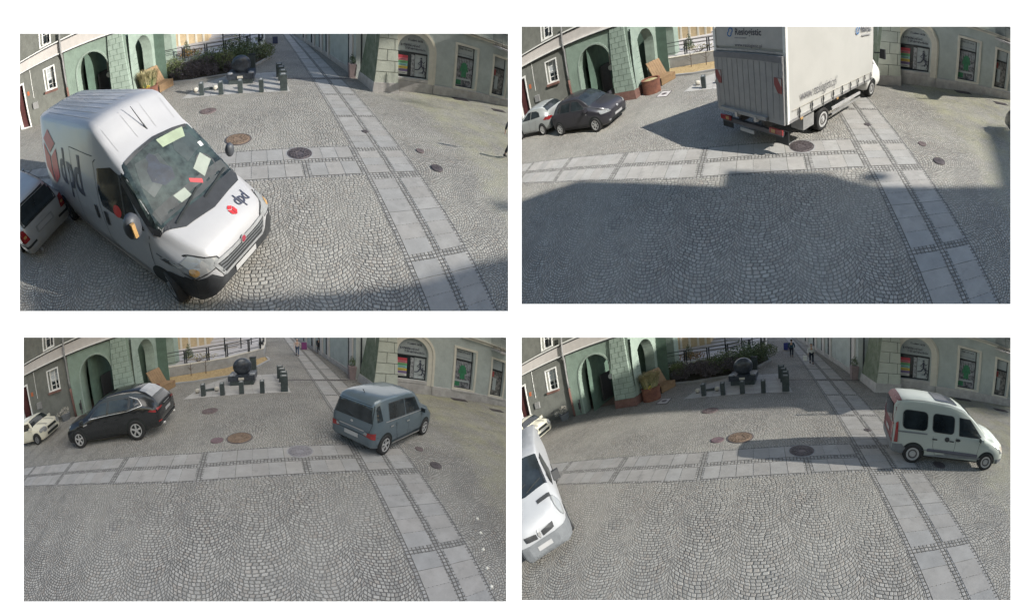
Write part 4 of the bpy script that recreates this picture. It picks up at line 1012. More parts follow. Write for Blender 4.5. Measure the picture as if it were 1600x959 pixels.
def paint(name, col, rough=.42, var=.04, metal=0, dirt=0): return K('paint_'+name, col, rough, metal=metal, var=var, coat=.22 if 'van' in name or 'silver' in name else .5, sc=2, dirt=dirt)

def ducato(P):
    t = Thing(P, 'delivery_van', 'white high-roof delivery van with red cube emblem on its bonnet '+P.where, 'van', -2.77, -2.74, 0, R(-33.4), scale=(.97, 1.02, 1.02))
    WP = paint('van_white', (.345, .345, .355), dirt=.12)
    b = Body([(-.16, .60, .40, .62, .86, .46), (-.22, .84, .30, .75, .98, .66), (-.34, .96, .25, .85, 1.10, .74), (-.6, 1.01, .23, .98, 1.22, .82), (-.9, 1.03, .23, 1.12, 1.36, .88), (-1.0, 1.03, .23, 1.15, 1.42, .88), (-1.35, 1.03, .23, 1.24, 1.76, .85), (-1.78, 1.03, .23, 1.30, 2.14, .80), (-1.9, 1.03, .23, 1.35, 2.2, .80), (-2.4, 1.03, .3, 1.4, 2.62, .80), (-2.52, 1.03, .3, 1.4, 2.69, .80), (-2.7, 1.03, .3, 1.4, 2.72, .81), (-6.12, 1.02, .34, 1.4, 2.70, .80), (-6.28, .99, .4, 1.4, 2.64, .77)], crown=.04, rad=.1)
    bd = t.part('body', b.m, WP, smooth=True, sub=.5)
    t.part('bumper', b.decal([(-1.1, .2), (1.1, .2), (1.1, .78), (.72, .76), (.56, .58), (-.56, .58), (-.72, .76), (-1.1, .78)], 'F', .012, .08), PLASTIC, bd, sub=0)
    for s, vw in ((1, 'L'), (-1, 'R')):
        t.part('bumper_side', b.decal([(-.18, .22), (-.56, .22), (-.66, .42), (-.5, .80), (-.2, .74)], vw, .013, .08), PLASTIC, bd, sub=0)
        hl = t.part('headlight', b.decal([(s*.50, .83), (s*.93, .80), (s*1.0, .96), (s*.82, 1.05), (s*.56, .95)], 'F', .016, .07), LAMP, bd, sub=0)
        if hl: t.part('indicator', b.decal(ell(s*.90, .87, .05, .045), 'F', .020, .04), AMBER, hl, sub=0)
        t.part('headlight_rim', seam(b, [(s*.49, .82), (s*.94, .79), (s*1.01, .97), (s*.82, 1.06), (s*.55, .96), (s*.49, .82)], 'F', .02, .02), PLASTIC, hl or bd, sub=0)
    g = t.part('grille', b.decal([(-.52, .63), (.52, .63), (.60, .86), (-.60, .86)], 'F', .016, .08), PLASTIC, bd, sub=0)
    t.part('grille_frame', seam(b, [(-.50, .60), (.50, .60), (.62, .88), (-.62, .88), (-.50, .60)], 'F', .055, .022), K('silver_trim', (.40, .41, .42), .35, metal=.5), bd, sub=0)
    m = M()
    for z in (.70, .76, .82): q = seam(b, [(-.54, z), (.54, z)], 'F', .018, .024); m.add(q.v, q.f)
    t.part('grille_slats', m, GPLAST, g or bd, sub=0)
    bg = t.part('badge', b.decal(ell(0, .87, .06, .06), 'F', .03, .05), CHROME, bd, sub=0)
    t.part('badge_disc', b.decal(ell(0, .87, .045, .045), 'F', .034, .05), K('badge_red', (.25, .03, .05), .3), bg or bd, sub=0)
    t.part('licence_plate', b.decal([(-.27, .44), (.27, .44), (.27, .555), (-.27, .555)], 'F', .03, .1), PLATE, bd, sub=0)
    # windscreen as seen from above: x from cowl to header
    gl = t.part('windscreen', b.decal([(-.93, -.86), (-1.05, -.90), (-1.72, -.80), (-1.76, -.72), (-1.79, 0), (-1.76, .72), (-1.72, .80), (-1.05, .90), (-.93, .86), (-.86, 0)], 'T', .008, .09), K('screen_glass', (.012, .022, .024), .14, var=.6, sc=5, spec=.4, col2=(.05, .07, .068)), bd, sub=0)
    t.part('windscreen_edge', seam(b, [(-.93, -.87), (-1.05, -.91), (-1.73, -.81), (-1.80, 0), (-1.73, .81), (-1.05, .91), (-.93, .87)], 'T', .05, .011), PLASTIC, gl or bd, sub=0)
    t.part('cowl', b.decal([(-.70, -.55), (-.93, -.9), (-.86, 0), (-.93, .9), (-.72, .72), (-.62, 0)], 'T', .010, .09), PLASTIC, bd, sub=0)
    for y0, y1 in ((-.62, .05), (.02, .72)): t.part('wiper', seam(b, [(-.82, y0), (-.90, (y0+y1)/2), (-1.0, y1)], 'T', .028, .03), DARK, gl or bd, sub=0)
    PAP = K('paper', (.24, .27, .235), .7, var=.08)
    for i, (poly, m_) in enumerate([([(-1.05, .30), (-1.20, .22), (-1.32, .52), (-1.18, .62)], PAP), ([(-1.0, .20), (-1.10, .02), (-1.14, .04), (-1.05, .23)], LRED), ([(-.98, -.32), (-1.10, -.36), (-1.09, -.12), (-.97, -.10)], PAP), ([(-1.38, .62), (-1.45, .62), (-1.45, .69), (-1.38, .69)], WHITE)]):
        t.part('paper' if i in (0, 2) else 'tag', b.decal(poly, 'T', .012, .12), m_, gl or bd, sub=0)
    t.part('sun_visor', b.decal([(-1.62, .02), (-1.75, .0), (-1.74, .58), (-1.60, .50)], 'T', .0115, .12), K('visor_green', (.24, .29, .20), .6), gl or bd, sub=0)
    for poly in ([(-1.22, -.62), (-1.40, -.68), (-1.66, -.55), (-1.60, -.12), (-1.36, -.10), (-1.28, -.3)], [(-1.30, .22), (-1.52, .16), (-1.68, .28), (-1.62, .62), (-1.40, .66)]): t.part('seat_back', b.decal(poly, 'T', .0105, .1), K('seat_cloth', (.03, .04, .04), .3, var=.4, sc=5), gl or bd, sub=0)
    t.part('dashboard', b.decal([(-.96, -.80), (-1.12, -.80), (-1.10, 0), (-1.12, .80), (-.96, .80), (-.90, 0)], 'T', .0095, .09), K('dash', (.035, .04, .042), .7, var=.3), gl or bd, sub=0)
    t.part('driver_shape', b.decal([(-1.24, -.36), (-1.36, -.50), (-1.50, -.46), (-1.56, -.36), (-1.64, -.34), (-1.66, -.24), (-1.58, -.18), (-1.48, -.20), (-1.36, -.08), (-1.24, -.14)], 'T', .0112, .08), K('driver_dark', (.012, .02, .035), .6, var=.4, sc=8), gl or bd, sub=0, label='dim driver behind the windscreen')
    sw = M(); o = ell(-1.16, .48, .15, .17, 22); i_ = ell(-1.16, .48, .125, .145, 22); q = b.decal(o, 'T', .011, .06, holes=[i_]); t.part('steering_wheel', q, PLASTIC, gl or bd, sub=0)
    for s, vw in ((1, 'L'), (-1, 'R')):
        win = t.part('side_window', b.decal([(-1.22, 1.30), (-2.42, 1.36), (-2.50, 1.62), (-2.42, 2.02), (-2.0, 2.08), (-1.75, 1.98)], vw, .008, .1), GLASS, bd, sub=0)
        t.part('window_post', seam(b, [(-1.66, 1.3), (-1.78, 2.0)], vw, .05, .012), PLASTIC, win or bd, sub=0)
        t.part('panel_gap', sum_m([seam(b, [(-2.55, .40), (-2.55, 2.1), (-2.45, 2.16)], vw), seam(b, [(-1.12, 1.25), (-1.18, .5)], vw), seam(b, [(-3.75, .42), (-3.75, 2.2), (-2.55, 2.2)], vw)]), DARK, bd, sub=0)
        t.part('side_moulding', b.decal([(-1.5, .36), (-4.6, .36), (-4.6, .46), (-1.5, .46)], vw, .014, .12), K('dusty_trim', (.30, .27, .26), .6), bd, sub=0)
        for x in (-2.38, -2.78): t.part('handle', b.decal(rrect(x-.05, x+.05, 1.0, 1.28, .03), vw, .02, .08), PLASTIC, bd, sub=0)
        t.part('side_badge', seam(b, [(-1.0, 1.02), (-.88, 1.0)], vw, .02, .01), NAVY, bd, sub=0)
        q = M().sphere(0, 0, 0, 1, 14); kk = 1 if s < 0 else .62; q.v = [(-1.20+.13*a*kk, s*1.14+.15*c*kk, 1.52+.21*d*kk) for a, c, d in q.v]; mr = t.part('wing_mirror', q, K('mirror_grey', (.055, .06, .07), .5), bd, smooth=True)
        if s < 0: t.part('mirror_lamp', M().box(-1.06, s*1.20, 1.55, .05, .06, .22), AMBER, mr or bd)
        wheel(t, b, -.95, s*1.045, .34, s, K('steel_wheel', (.2, .2, .2), .5), style='disc', turn=R(-18))
        wheel(t, b, -5.15, s*1.045, .34, s, K('steel_wheel', (.2, .2, .2), .5), style='disc')
    arches(t, b, (-.95, -5.15), .34, bd)
    # roof corrugation and panel gaps of the dome
    m = M()
    for y in np.linspace(-.62, .62, 8): q = seam(b, [(-2.85, y), (-5.7, y)], 'T', .022, .010); m.add(q.v, q.f)
    t.part('roof_ribs', m, K('roof_rib', (.50, .50, .51), .5), bd, sub=0)
    for y0, y1 in ((-.62, -.66), (.62, .66), (-.2, -.22), (.2, .22)): t.part('roof_seam', seam(b, [(-1.95, y0), (-2.44, y1)], 'T', .010), K('seam_grey', (.33, .33, .34), .6), bd, sub=0)
    t.part('aerial', M().tube([(-1.95, .05, 2.22), (-2.05, .0, 2.42), (-2.25, -.06, 2.72)], [.022, .01, .006], 5), PLASTIC, bd)
    for vw, u0, sg in (('R', -5.45, 1), ('L', -3.75, -1)):
        # cube emblem of three rhombs, then letters
        def rh(pts, cx, cz, k): return [(cx+sg*x*k, cz+z*k) for x, z in pts]
        if vw == 'R':
            for pts in ([(-.42, .46), (0, .68), (.42, .46), (0, .24)], [(-.46, .38), (-.04, .16), (-.04, -.36), (-.46, -.12)], [(.04, .16), (.46, .38), (.46, -.12), (.04, -.36)]):
                t.part('cube_emblem', b.decal(rh(pts, u0+.05, 1.52, 1.3), vw, .009, .12), LRED, bd, sub=0)
            t.part('lettering', text_on(b, 'dpd', 1.12, u0+.80, 1.32, vw, squeeze=.86, bold=True), NAVY, bd, sub=0)
    for pts in ([(-.42, .46), (0, .68), (.42, .46), (0, .24)], [(-.46, .38), (-.04, .16), (-.04, -.36), (-.46, -.12)], [(.04, .16), (.46, .38), (.46, -.12), (.04, -.36)]):
        k = .13; t.part('cube_emblem', b.decal([(-.40-z*k*1.3, .16+x*k) for x, z in pts], 'T', .009, .1), LRED, bd, sub=0)
    V, F = text_mesh('dpd', .21, squeeze=.9, bold=True); out = []
    for x, y in V: h, n = b.proj(-.40-y*1.25, .30+x, 'T'); out.append(h+n*.01)
    t.part('lettering', M().add(out, F), NAVY, bd, sub=0)
    t.part('red_cap', b.decal(ell(-1.9, 1.42, .12, .1), 'R', .0115, .08), LRED, bd, sub=0)
    t.done()

def generic_car(P, name, label, cat, pos, st, pmat, wb, r, sidewin, glass_T=None, rear_T=None, wheels='spoke', rimm=None, spokes=5, scale=(1, 1, 1), crown=.03, extra=None, mirrors=True, w=.85, views=('L', 'R'), mirror_x=None):
    t = Thing(P, name, label+' '+P.where, cat, pos[0], pos[1], 0, R(pos[2]), scale=scale); b = Body(st, crown); bd = t.part('body', b.m, pmat, smooth=True, sub=.4)
    for s, vw in ((1, 'L'), (-1, 'R')):
        if vw not in views: continue
        for poly in sidewin:
            sw_ = t.part('side_window', b.decal(poly, vw, .008, .09), GLASS, bd, sub=0)
            t.part('window_seal', seam(b, poly+[poly[0]], vw, .022, .010), PLASTIC, sw_ or bd, sub=0)
        for x in wb: wheel(t, b, x, s*(w+.02), r, s, rimm or ALLOY, spokes=spokes, style=wheels, wd=.19)
        L = st[-1][0]; xm = (wb[0]+wb[1])/2
        t.part('panel_gap', sum_m([seam(b, [(xm+.9, .88), (xm+.86, .35), (xm-.6, .33), (xm-.72, .6), (xm-.75, .9)], vw, .010), seam(b, [(xm+.02, .95), (xm, .34)], vw, .010)]), DARK, bd, sub=0)
        for x in (xm-.12, xm-.98+.3): t.part('handle', b.decal(rrect(x-.09, x+.07, .80, .84, .015), vw, .02, .05), PLASTIC if extra == 'van' else pmat, bd, sub=0)
        t.part('sill', b.decal([(wb[0]-r*1.15, .2), (wb[1]+r*1.15, .2), (wb[1]+r*1.15, .27), (wb[0]-r*1.15, .27)], vw, .012, .12), PLASTIC, bd, sub=0)
        if mirrors: mirror(t, (mirror_x if mirror_x is not None else wb[0]-.35), s*(w-.04), .92, s, pmat, 1.0, parent=bd)
    arches(t, b, wb, r, bd, views)
    if glass_T: t.part('windscreen', b.decal(glass_T, 'T', .008, .08), GLASS, bd, sub=0)
    if rear_T: t.part('rear_window', b.decal(rear_T[1], rear_T[0], .008, .08), GLASS, bd, sub=0)
    return t, b, bd

def kangoo(P):
    pm = paint('light_silver', (.38, .41, .375), metal=.05)
    st = [(0.0, .52, .36, .55, .74, .42), (-.06, .70, .28, .62, .82, .55), (-.25, .79, .22, .72, .94, .62), (-.6, .83, .2, .86, 1.02, .66), (-.85, .83, .2, .92, 1.08, .66), (-1.15, .83, .2, .96, 1.32, .64), (-1.55, .83, .2, .98, 1.60, .60), (-1.85, .83, .2, 1.0, 1.74, .60), (-2.3, .83, .2, 1.0, 1.82, .61), (-3.2, .83, .22, 1.0, 1.83, .61), (-3.75, .83, .25, 1.0, 1.79, .61), (-3.92, .82, .28, 1.0, 1.72, .60), (-4.0, .78, .32, 1.0, 1.60, .56)]
    t, b, bd = generic_car(P, 'light_van', 'pale silver small family van with red tailgate and roof window', 'van', (4.53, .66, -11.8), st, pm, (-.76, -3.36), .30,
        [rrect(-2.02, -1.05, 1.0, 1.5, .01)[:0] or [(-1.08, 1.02), (-1.95, 1.02), (-1.98, 1.52), (-1.58, 1.50)], rrect(-2.85, -2.15, 1.03, 1.53, .1), rrect(-3.75, -3.02, 1.03, 1.53, .12)],
        [(-.92, -.62), (-1.62, -.52), (-1.66, 0), (-1.62, .52), (-.92, .62), (-.86, 0)], ('B', rrect(-.55, .55, 1.05, 1.62, .1)), 'disc', ALLOY, scale=(.95, .96, .99), w=.83, extra='van', mirror_x=-1.12)
    mr = K('tailgate_red', (.15, .03, .038), .5)
    t.part('tailgate', b.decal([(-.74, .55), (.74, .55), (.70, 1.05), (.60, 1.70), (-.60, 1.70), (-.70, 1.05)], 'B', .004, .12, holes=[]), mr, bd, sub=0)
    t.part('roof_spoiler', b.decal([(-3.80, -.58), (-3.99, -.5), (-3.99, .5), (-3.80, .58)], 'T', .01, .1), mr, bd, sub=0)
    for s in (1, -1):
        t.part('tail_light', b.decal([(s*.58, .72), (s*.73, .64), (s*.72, 1.12), (s*.60, 1.2)], 'B', .016, .06), REDL, bd, sub=0)
        t.part('tail_light', b.decal([(-3.86, .62), (-3.96, .62), (-3.94, 1.15), (-3.88, 1.2)], 'L' if s > 0 else 'R', .016, .06), REDL, bd, sub=0)
        t.part('reverse_lamp', b.decal([(s*.62, .68), (s*.72, .66), (s*.72, .76), (s*.62, .78)], 'B', .022, .06), LAMP, bd, sub=0)
        vw = 'L' if s > 0 else 'R'
        t.part('side_moulding', b.decal(rrect(-2.95, -1.15, .42, .52, .04), vw, .016, .12), K('plum_trim', (.10, .10, .125), .5), bd, sub=0)
        t.part('slide_rail', b.decal(rrect(-3.90, -3.0, .92, .965, .015), vw, .014, .12), GPLAST, bd, sub=0)
        t.part('rear_bumper', b.decal([(-3.55, .24), (-4.05, .24), (-4.05, .56), (-3.75, .58), (-3.62, .48)], vw, .014, .09), GPLAST, bd, sub=0)
        t.part('fuel_flap' if s < 0 else 'handle_cup', b.decal(ell(-2.35, .86, .08, .075), vw, .017, .06), PLASTIC, bd, sub=0); t.part('handle_cup', b.decal(ell(-1.98, .88, .09, .045), vw, .017, .06), PLASTIC, bd, sub=0)
        t.part('front_bumper', b.decal([(-.02, .26), (-.32, .26), (-.36, .42), (-.02, .46)], vw, .014, .09), GPLAST, bd, sub=0)
        t.part('headlight', b.decal([(s*.38, .62), (s*.74, .62), (s*.78, .82), (s*.45, .78)], 'F', .014, .07), LAMP, bd, sub=0)
    t.part('rear_bumper', b.decal([(-.84, .26), (.84, .26), (.84, .56), (-.84, .56)], 'B', .016, .12), GPLAST, bd, sub=0)
    t.part('roof_window', b.decal(rrect(-2.75, -2.0, -.42, .42, .06), 'T', .012, .12), K('roof_glass', (.04, .045, .055), .25), bd, sub=0)
    t.part('licence_plate', b.decal(rrect(-.26, .26, .68, .80, .01), 'B', .02, .1), PLATE, bd, sub=0)
    t.part('roof_gutter', sum_m([seam(b, [(-1.3, s*.56), (-3.7, s*.56)], 'T', .02, .012) for s in (1, -1)]), GPLAST, bd, sub=0)
    t.part('rear_pane', b.decal(rrect(-.52, .52, 1.06, 1.60, .1), 'B', .014, .12), GLASS, bd, sub=0)
    t.done()

def materia(P):
    pm = paint('blue_grey', (.105, .14, .165), metal=.2, rough=.3)
    st = [(0.0, .55, .32, .55, .72, .45), (-.08, .74, .25, .62, .82, .60), (-.3, .82, .21, .74, .94, .66), (-.75, .84, .2, .88, 1.03, .70), (-.88, .84, .2, .92, 1.08, .70), (-1.1, .84, .2, .95, 1.34, .66), (-1.35, .84, .2, .96, 1.55, .62), (-1.6, .84, .2, .96, 1.60, .63), (-2.6, .84, .2, .96, 1.62, .66), (-3.3, .84, .22, .96, 1.60, .66), (-3.62, .83, .24, .96, 1.53, .64), (-3.74, .80, .27, .95, 1.35, .62), (-3.80, .76, .3, .9, 1.0, .64), (-3.83, .74, .33, .72, .82, .68)]
    t, b, bd = generic_car(P, 'small_box_car', 'blue-grey boxy hatchback with dark wrap-round rear window', 'car', (2.79, 3.42, 33.9), st, pm, (-.7, -3.24), .305,
        [[(-1.22, 1.02), (-2.12, 1.02), (-2.12, 1.46), (-1.42, 1.42)], [(-2.20, 1.02), (-3.08, 1.02), (-3.05, 1.44), (-2.20, 1.46)]],
        [(-.94, -.64), (-1.30, -.56), (-1.34, 0), (-1.30, .56), (-.94, .64), (-.9, 0)], ('B', [(-.68, .98), (.68, .98), (.60, 1.40), (-.60, 1.40)]), 'spoke', ALLOY, 5, scale=(.94, .95, 1.03), w=.84)
    for s in (1, -1):
        vw = 'L' if s > 0 else 'R'
        t.part('rear_quarter_glass', b.decal([(-3.42, 1.04), (-3.66, 1.02), (-3.62, 1.40), (-3.46, 1.44)], vw, .009, .07), GLASS, bd, sub=0)
        tl = t.part('tail_light', b.decal([(s*.46, .60), (s*.80, .56), (s*.80, .74), (s*.52, .70)], 'B', .016, .05), REDL, bd, sub=0)
        t.part('tail_lens', b.decal([(s*.44, .63), (s*.56, .61), (s*.58, .70), (s*.50, .71)], 'B', .022, .05), LAMP, tl or bd, sub=0)
        t.part('sill_trim', b.decal([(-1.1, .25), (-2.85, .25), (-2.85, .295), (-1.1, .295)], vw, .03, .12), CHROME, bd, sub=0)
        t.part('belt_highlight', seam(b, [(-1.1, .975), (-3.3, .975)], vw, .02, .012), CHROME, bd, sub=0)
        t.part('headlight', b.decal([(s*.40, .6), (s*.74, .6), (s*.78, .78), (s*.45, .76)], 'F', .014, .07), LAMP, bd, sub=0)
        t.part('headlight', b.decal([(-.02, .62), (-.22, .62), (-.26, .78), (-.04, .76)], vw, .014, .07), LAMP, bd, sub=0)
        t.part('door_handle', b.decal(rrect(-2.12, -1.95, .78, .82, .015), vw, .022, .04), CHROME, bd, sub=0); t.part('door_handle', b.decal(rrect(-3.06, -2.90, .80, .84, .015), vw, .022, .04), CHROME, bd, sub=0)
    t.part('tailgate_gap', seam(b, [(-.60, .60), (-.70, .93), (-.63, 1.43), (.63, 1.43), (.70, .93), (.60, .60), (-.60, .60)], 'B', .012, .011), DARK, bd, sub=0)
    t.part('rear_light_bar', b.decal([(-.46, .70), (.46, .70), (.46, .735), (-.46, .735)], 'B', .014, .1), CHROME, bd, sub=0)
    t.part('badge', b.decal(ell(0, .88, .05, .035), 'B', .016, .05), CHROME, bd, sub=0)
    t.part('licence_plate', b.decal(rrect(-.26, .26, .46, .58, .01), 'B', .016, .1), PLATE, bd, sub=0)
    t.part('bumper_gap', seam(b, [(-.84, .60), (.84, .60)], 'B', .012, .01), DARK, bd, sub=0)
    t.part('roof_aerial', M().tube([(-3.3, 0, 1.6), (-3.4, 0, 1.72)], .012, 5), PLASTIC, bd)
    t.part('rear_wiper', seam(b, [(.0, 1.0), (.30, 1.06)], 'B', .02, .02), DARK, bd, sub=0)
    t.done()

def grecale(P):
    pm = paint('near_black', (.016, .018, .020), metal=.1, rough=.22)
    st = [(0.0, .50, .30, .50, .66, .36), (-.08, .74, .25, .60, .78, .55), (-.3, .90, .22, .74, .90, .70), (-.85, .96, .2, .88, 1.02, .78), (-1.35, .96, .2, .96, 1.10, .76), (-1.75, .95, .2, 1.0, 1.34, .68), (-2.15, .95, .2, 1.02, 1.56, .60), (-2.6, .95, .2, 1.03, 1.65, .59), (-3.3, .95, .22, 1.05, 1.65, .58), (-3.9, .96, .24, 1.08, 1.60, .58), (-4.25, .95, .27, 1.08, 1.48, .58), (-4.62, .93, .32, 1.06, 1.22, .64), (-4.78, .86, .36, .90, 1.04, .70), (-4.84, .74, .42, .74, .86, .62)]
    t, b, bd = generic_car(P, 'dark_suv', 'glossy black sport utility car with chrome window line', 'car', (-10.52, 4.43, 176.3), st, pm, (-.95, -3.85), .365,
        [[(-1.72, 1.06), (-2.62, 1.08), (-2.62, 1.48), (-2.25, 1.46)], [(-2.70, 1.08), (-3.62, 1.10), (-3.60, 1.45), (-2.70, 1.49)], [(-3.70, 1.12), (-4.15, 1.17), (-3.98, 1.33), (-3.68, 1.42)]],
        [(-1.42, -.72), (-2.12, -.56), (-2.18, 0), (-2.12, .56), (-1.42, .72), (-1.34, 0)], ('T', [(-3.98, -.50), (-4.58, -.56), (-4.62, 0), (-4.58, .56), (-3.98, .50), (-3.94, 0)]), 'spoke', ALLOY, 5, scale=(.97, 1.02, 1.09), w=.96)
    t.part('rear_screen_glare', b.decal([(-4.0, -.46), (-4.5, -.52), (-4.52, 0), (-4.5, .52), (-4.0, .46)], 'T', .012, .1), K('painted_glare', (.30, .31, .33), .12), bd, sub=0, label='pale glare painted over the rear window')  # glare put into a pale sheet over the rear glass
    for s in (1, -1):
        vw = 'L' if s > 0 else 'R'
        t.part('chrome_strip', seam(b, [(-1.68, 1.03), (-3.6, 1.06), (-4.22, 1.15), (-4.0, 1.36), (-3.62, 1.48)], vw, .013, .012), CHROME, bd, sub=0)
        t.part('tail_light', b.decal([(s*.45, .94), (s*.84, .90), (s*.84, .97), (s*.50, .99)], 'B', .014, .06), REDL, bd, sub=0)
        t.part('tail_light', b.decal([(-4.45, .93), (-4.74, .86), (-4.72, .95), (-4.52, .98)], vw, .014, .06), REDL, bd, sub=0)
        t.part('side_vent', b.decal([(-1.35, .82), (-1.58, .86), (-1.56, .90), (-1.35, .87)], vw, .014, .05), CHROME, bd, sub=0)
        t.part('exhaust', M().tube([(-4.70, s*.55, .36), (-4.90, s*.55, .36)], .05, 10), CHROME, bd)
        t.part('headlight', b.decal([(-.10, .72), (-.42, .84), (-.40, .90), (-.14, .82)], vw, .012, .06), LAMP, bd, sub=0)
        t.part('reflector', b.decal([(s*.70, .52), (s*.86, .52), (s*.86, .57), (s*.70, .57)], 'B', .012, .06), REDL, bd, sub=0)
    t.part('rear_lettering', b.decal([(-.28, .96), (.28, .96), (.28, .985), (-.28, .985)], 'B', .014, .1), CHROME, bd, sub=0)
    t.part('licence_plate', b.decal(rrect(-.26, .26, .70, .81, .01), 'B', .014, .1), PLATE, bd, sub=0)
    t.part('grille', b.decal(rrect(-.42, .42, .38, .68, .1), 'F', .012, .1), DARK, bd, sub=0); t.part('rear_bumper', b.decal([(-.85, .36), (.85, .36), (.8, .5), (-.8, .5)], 'B', .012, .1), PLASTIC, bd, sub=0)
    t.done()

def hatch_st(k=1.0):
    return [(0.0, .50, .30, .50, .66, .40), (-.08, .70, .24, .60, .76, .55), (-.3, .80, .2, .72, .88, .66), (-.75, .84, .19, .86, 1.0, .70), (-1.0, .84, .19, .92, 1.06, .70), (-1.35, .84, .19, .94, 1.28, .64), (-1.75, .84, .19, .94, 1.46, .57), (-2.2, .84, .19, .94, 1.51, .57), (-2.9, .84, .2, .96, 1.48, .57), (-3.3, .83, .22, .96, 1.38, .57), (-3.58, .81, .25, .95, 1.15, .60), (-3.70, .78, .28, .86, .98, .66), (-3.75, .70, .33, .66, .80, .60)]
def yaris(P):
    pm = paint('anthracite', (.032, .031, .038), metal=.2, rough=.3)
    t, b, bd = generic_car(P, 'small_hatchback', 'dark anthracite small hatchback parked nose to the right in the sun', 'car', (-8.3, 4.86, -12), hatch_st(), pm, (-.70, -3.16), .30,
        [[(-1.18, .99), (-2.15, .99), (-2.15, 1.36), (-1.75, 1.34)], [(-2.23, .99), (-2.95, 1.0), (-2.92, 1.33), (-2.23, 1.36)], [(-3.02, 1.02), (-3.28, 1.04), (-3.16, 1.22), (-3.0, 1.30)]],
        [(-1.02, -.66), (-1.72, -.53), (-1.78, 0), (-1.72, .53), (-1.02, .66), (-.95, 0)], ('T', [(-3.2, -.5), (-3.55, -.55), (-3.57, 0), (-3.55, .55), (-3.2, .5)]), 'spoke', ALLOY, 6, scale=(1.04, 1.03, 1.03), w=.84)
    for s in (1, -1):
        t.part('headlight', b.decal([(s*.42, .66), (s*.74, .68), (s*.76, .82), (s*.52, .78)], 'F', .016, .05), LAMP, bd, sub=0)
        t.part('headlight', b.decal([(-.06, .66), (-.32, .69), (-.42, .80), (-.18, .80)], 'L' if s > 0 else 'R', .017, .05), LAMP, bd, sub=0)
        t.part('fog_lamp', b.decal(ell(s*.58, .36, .06, .04), 'F', .016, .04), LAMP, bd, sub=0)
        t.part('side_repeater', b.decal(ell(-1.12, .78, .035, .02), 'L' if s > 0 else 'R', .016, .04), LAMP, bd, sub=0)
    t.part('licence_plate', b.decal(rrect(-.26, .26, .40, .50, .01), 'F', .02, .1), PLATE, bd, sub=0)
    t.part('grille', b.decal(rrect(-.5, .5, .24, .36, .04), 'F', .014, .1), DARK, bd, sub=0); t.part('badge', b.decal(ell(0, .70, .06, .04), 'F', .02, .05), CHROME, bd, sub=0)
    t.part('wiper', seam(b, [(-1.0, -.4), (-1.12, .2)], 'T', .02, .02), DARK, bd, sub=0); t.done()
def silver_coupe(P):
    pm = paint('silver', (.36, .38, .38), metal=.4)
    st = [(x*1.14, w, a, c, d*.98, e) for x, w, a, c, d, e in hatch_st()]
    t, b, bd = generic_car(P, 'silver_hatchback', 'light silver hatchback parked behind the dark hatchback', 'car', (-16.9, 6.85, 170), st, pm, (-.85, -3.45), .31,
        [[(-1.35, .99), (-2.35, .99), (-2.35, 1.33), (-2.0, 1.32)], [(-2.42, .99), (-3.4, 1.02), (-3.25, 1.20), (-2.95, 1.30), (-2.42, 1.33)]],
        [(-1.16, -.66), (-1.96, -.53), (-1.96, .53), (-1.16, .66)], ('T', [(-3.55, -.52), (-4.02, -.58), (-4.05, 0), (-4.02, .58), (-3.55, .52), (-3.5, 0)]), 'spoke', ALLOY, 7, w=.84)
    for s in (1, -1):
        vw = 'L' if s > 0 else 'R'; tl = t.part('tail_light', b.decal([(-3.72, .82), (-4.18, .78), (-4.2, .93), (-3.95, .95)], vw, .016, .05), REDL, bd, sub=0)
        t.part('tail_light', b.decal([(s*.5, .80), (s*.8, .76), (s*.78, .92), (s*.56, .90)], 'B', .016, .05), REDL, bd, sub=0)
    t.part('licence_plate', b.decal(rrect(-.26, .26, .56, .67, .01), 'B', .016, .1), PLATE, bd, sub=0); t.done()
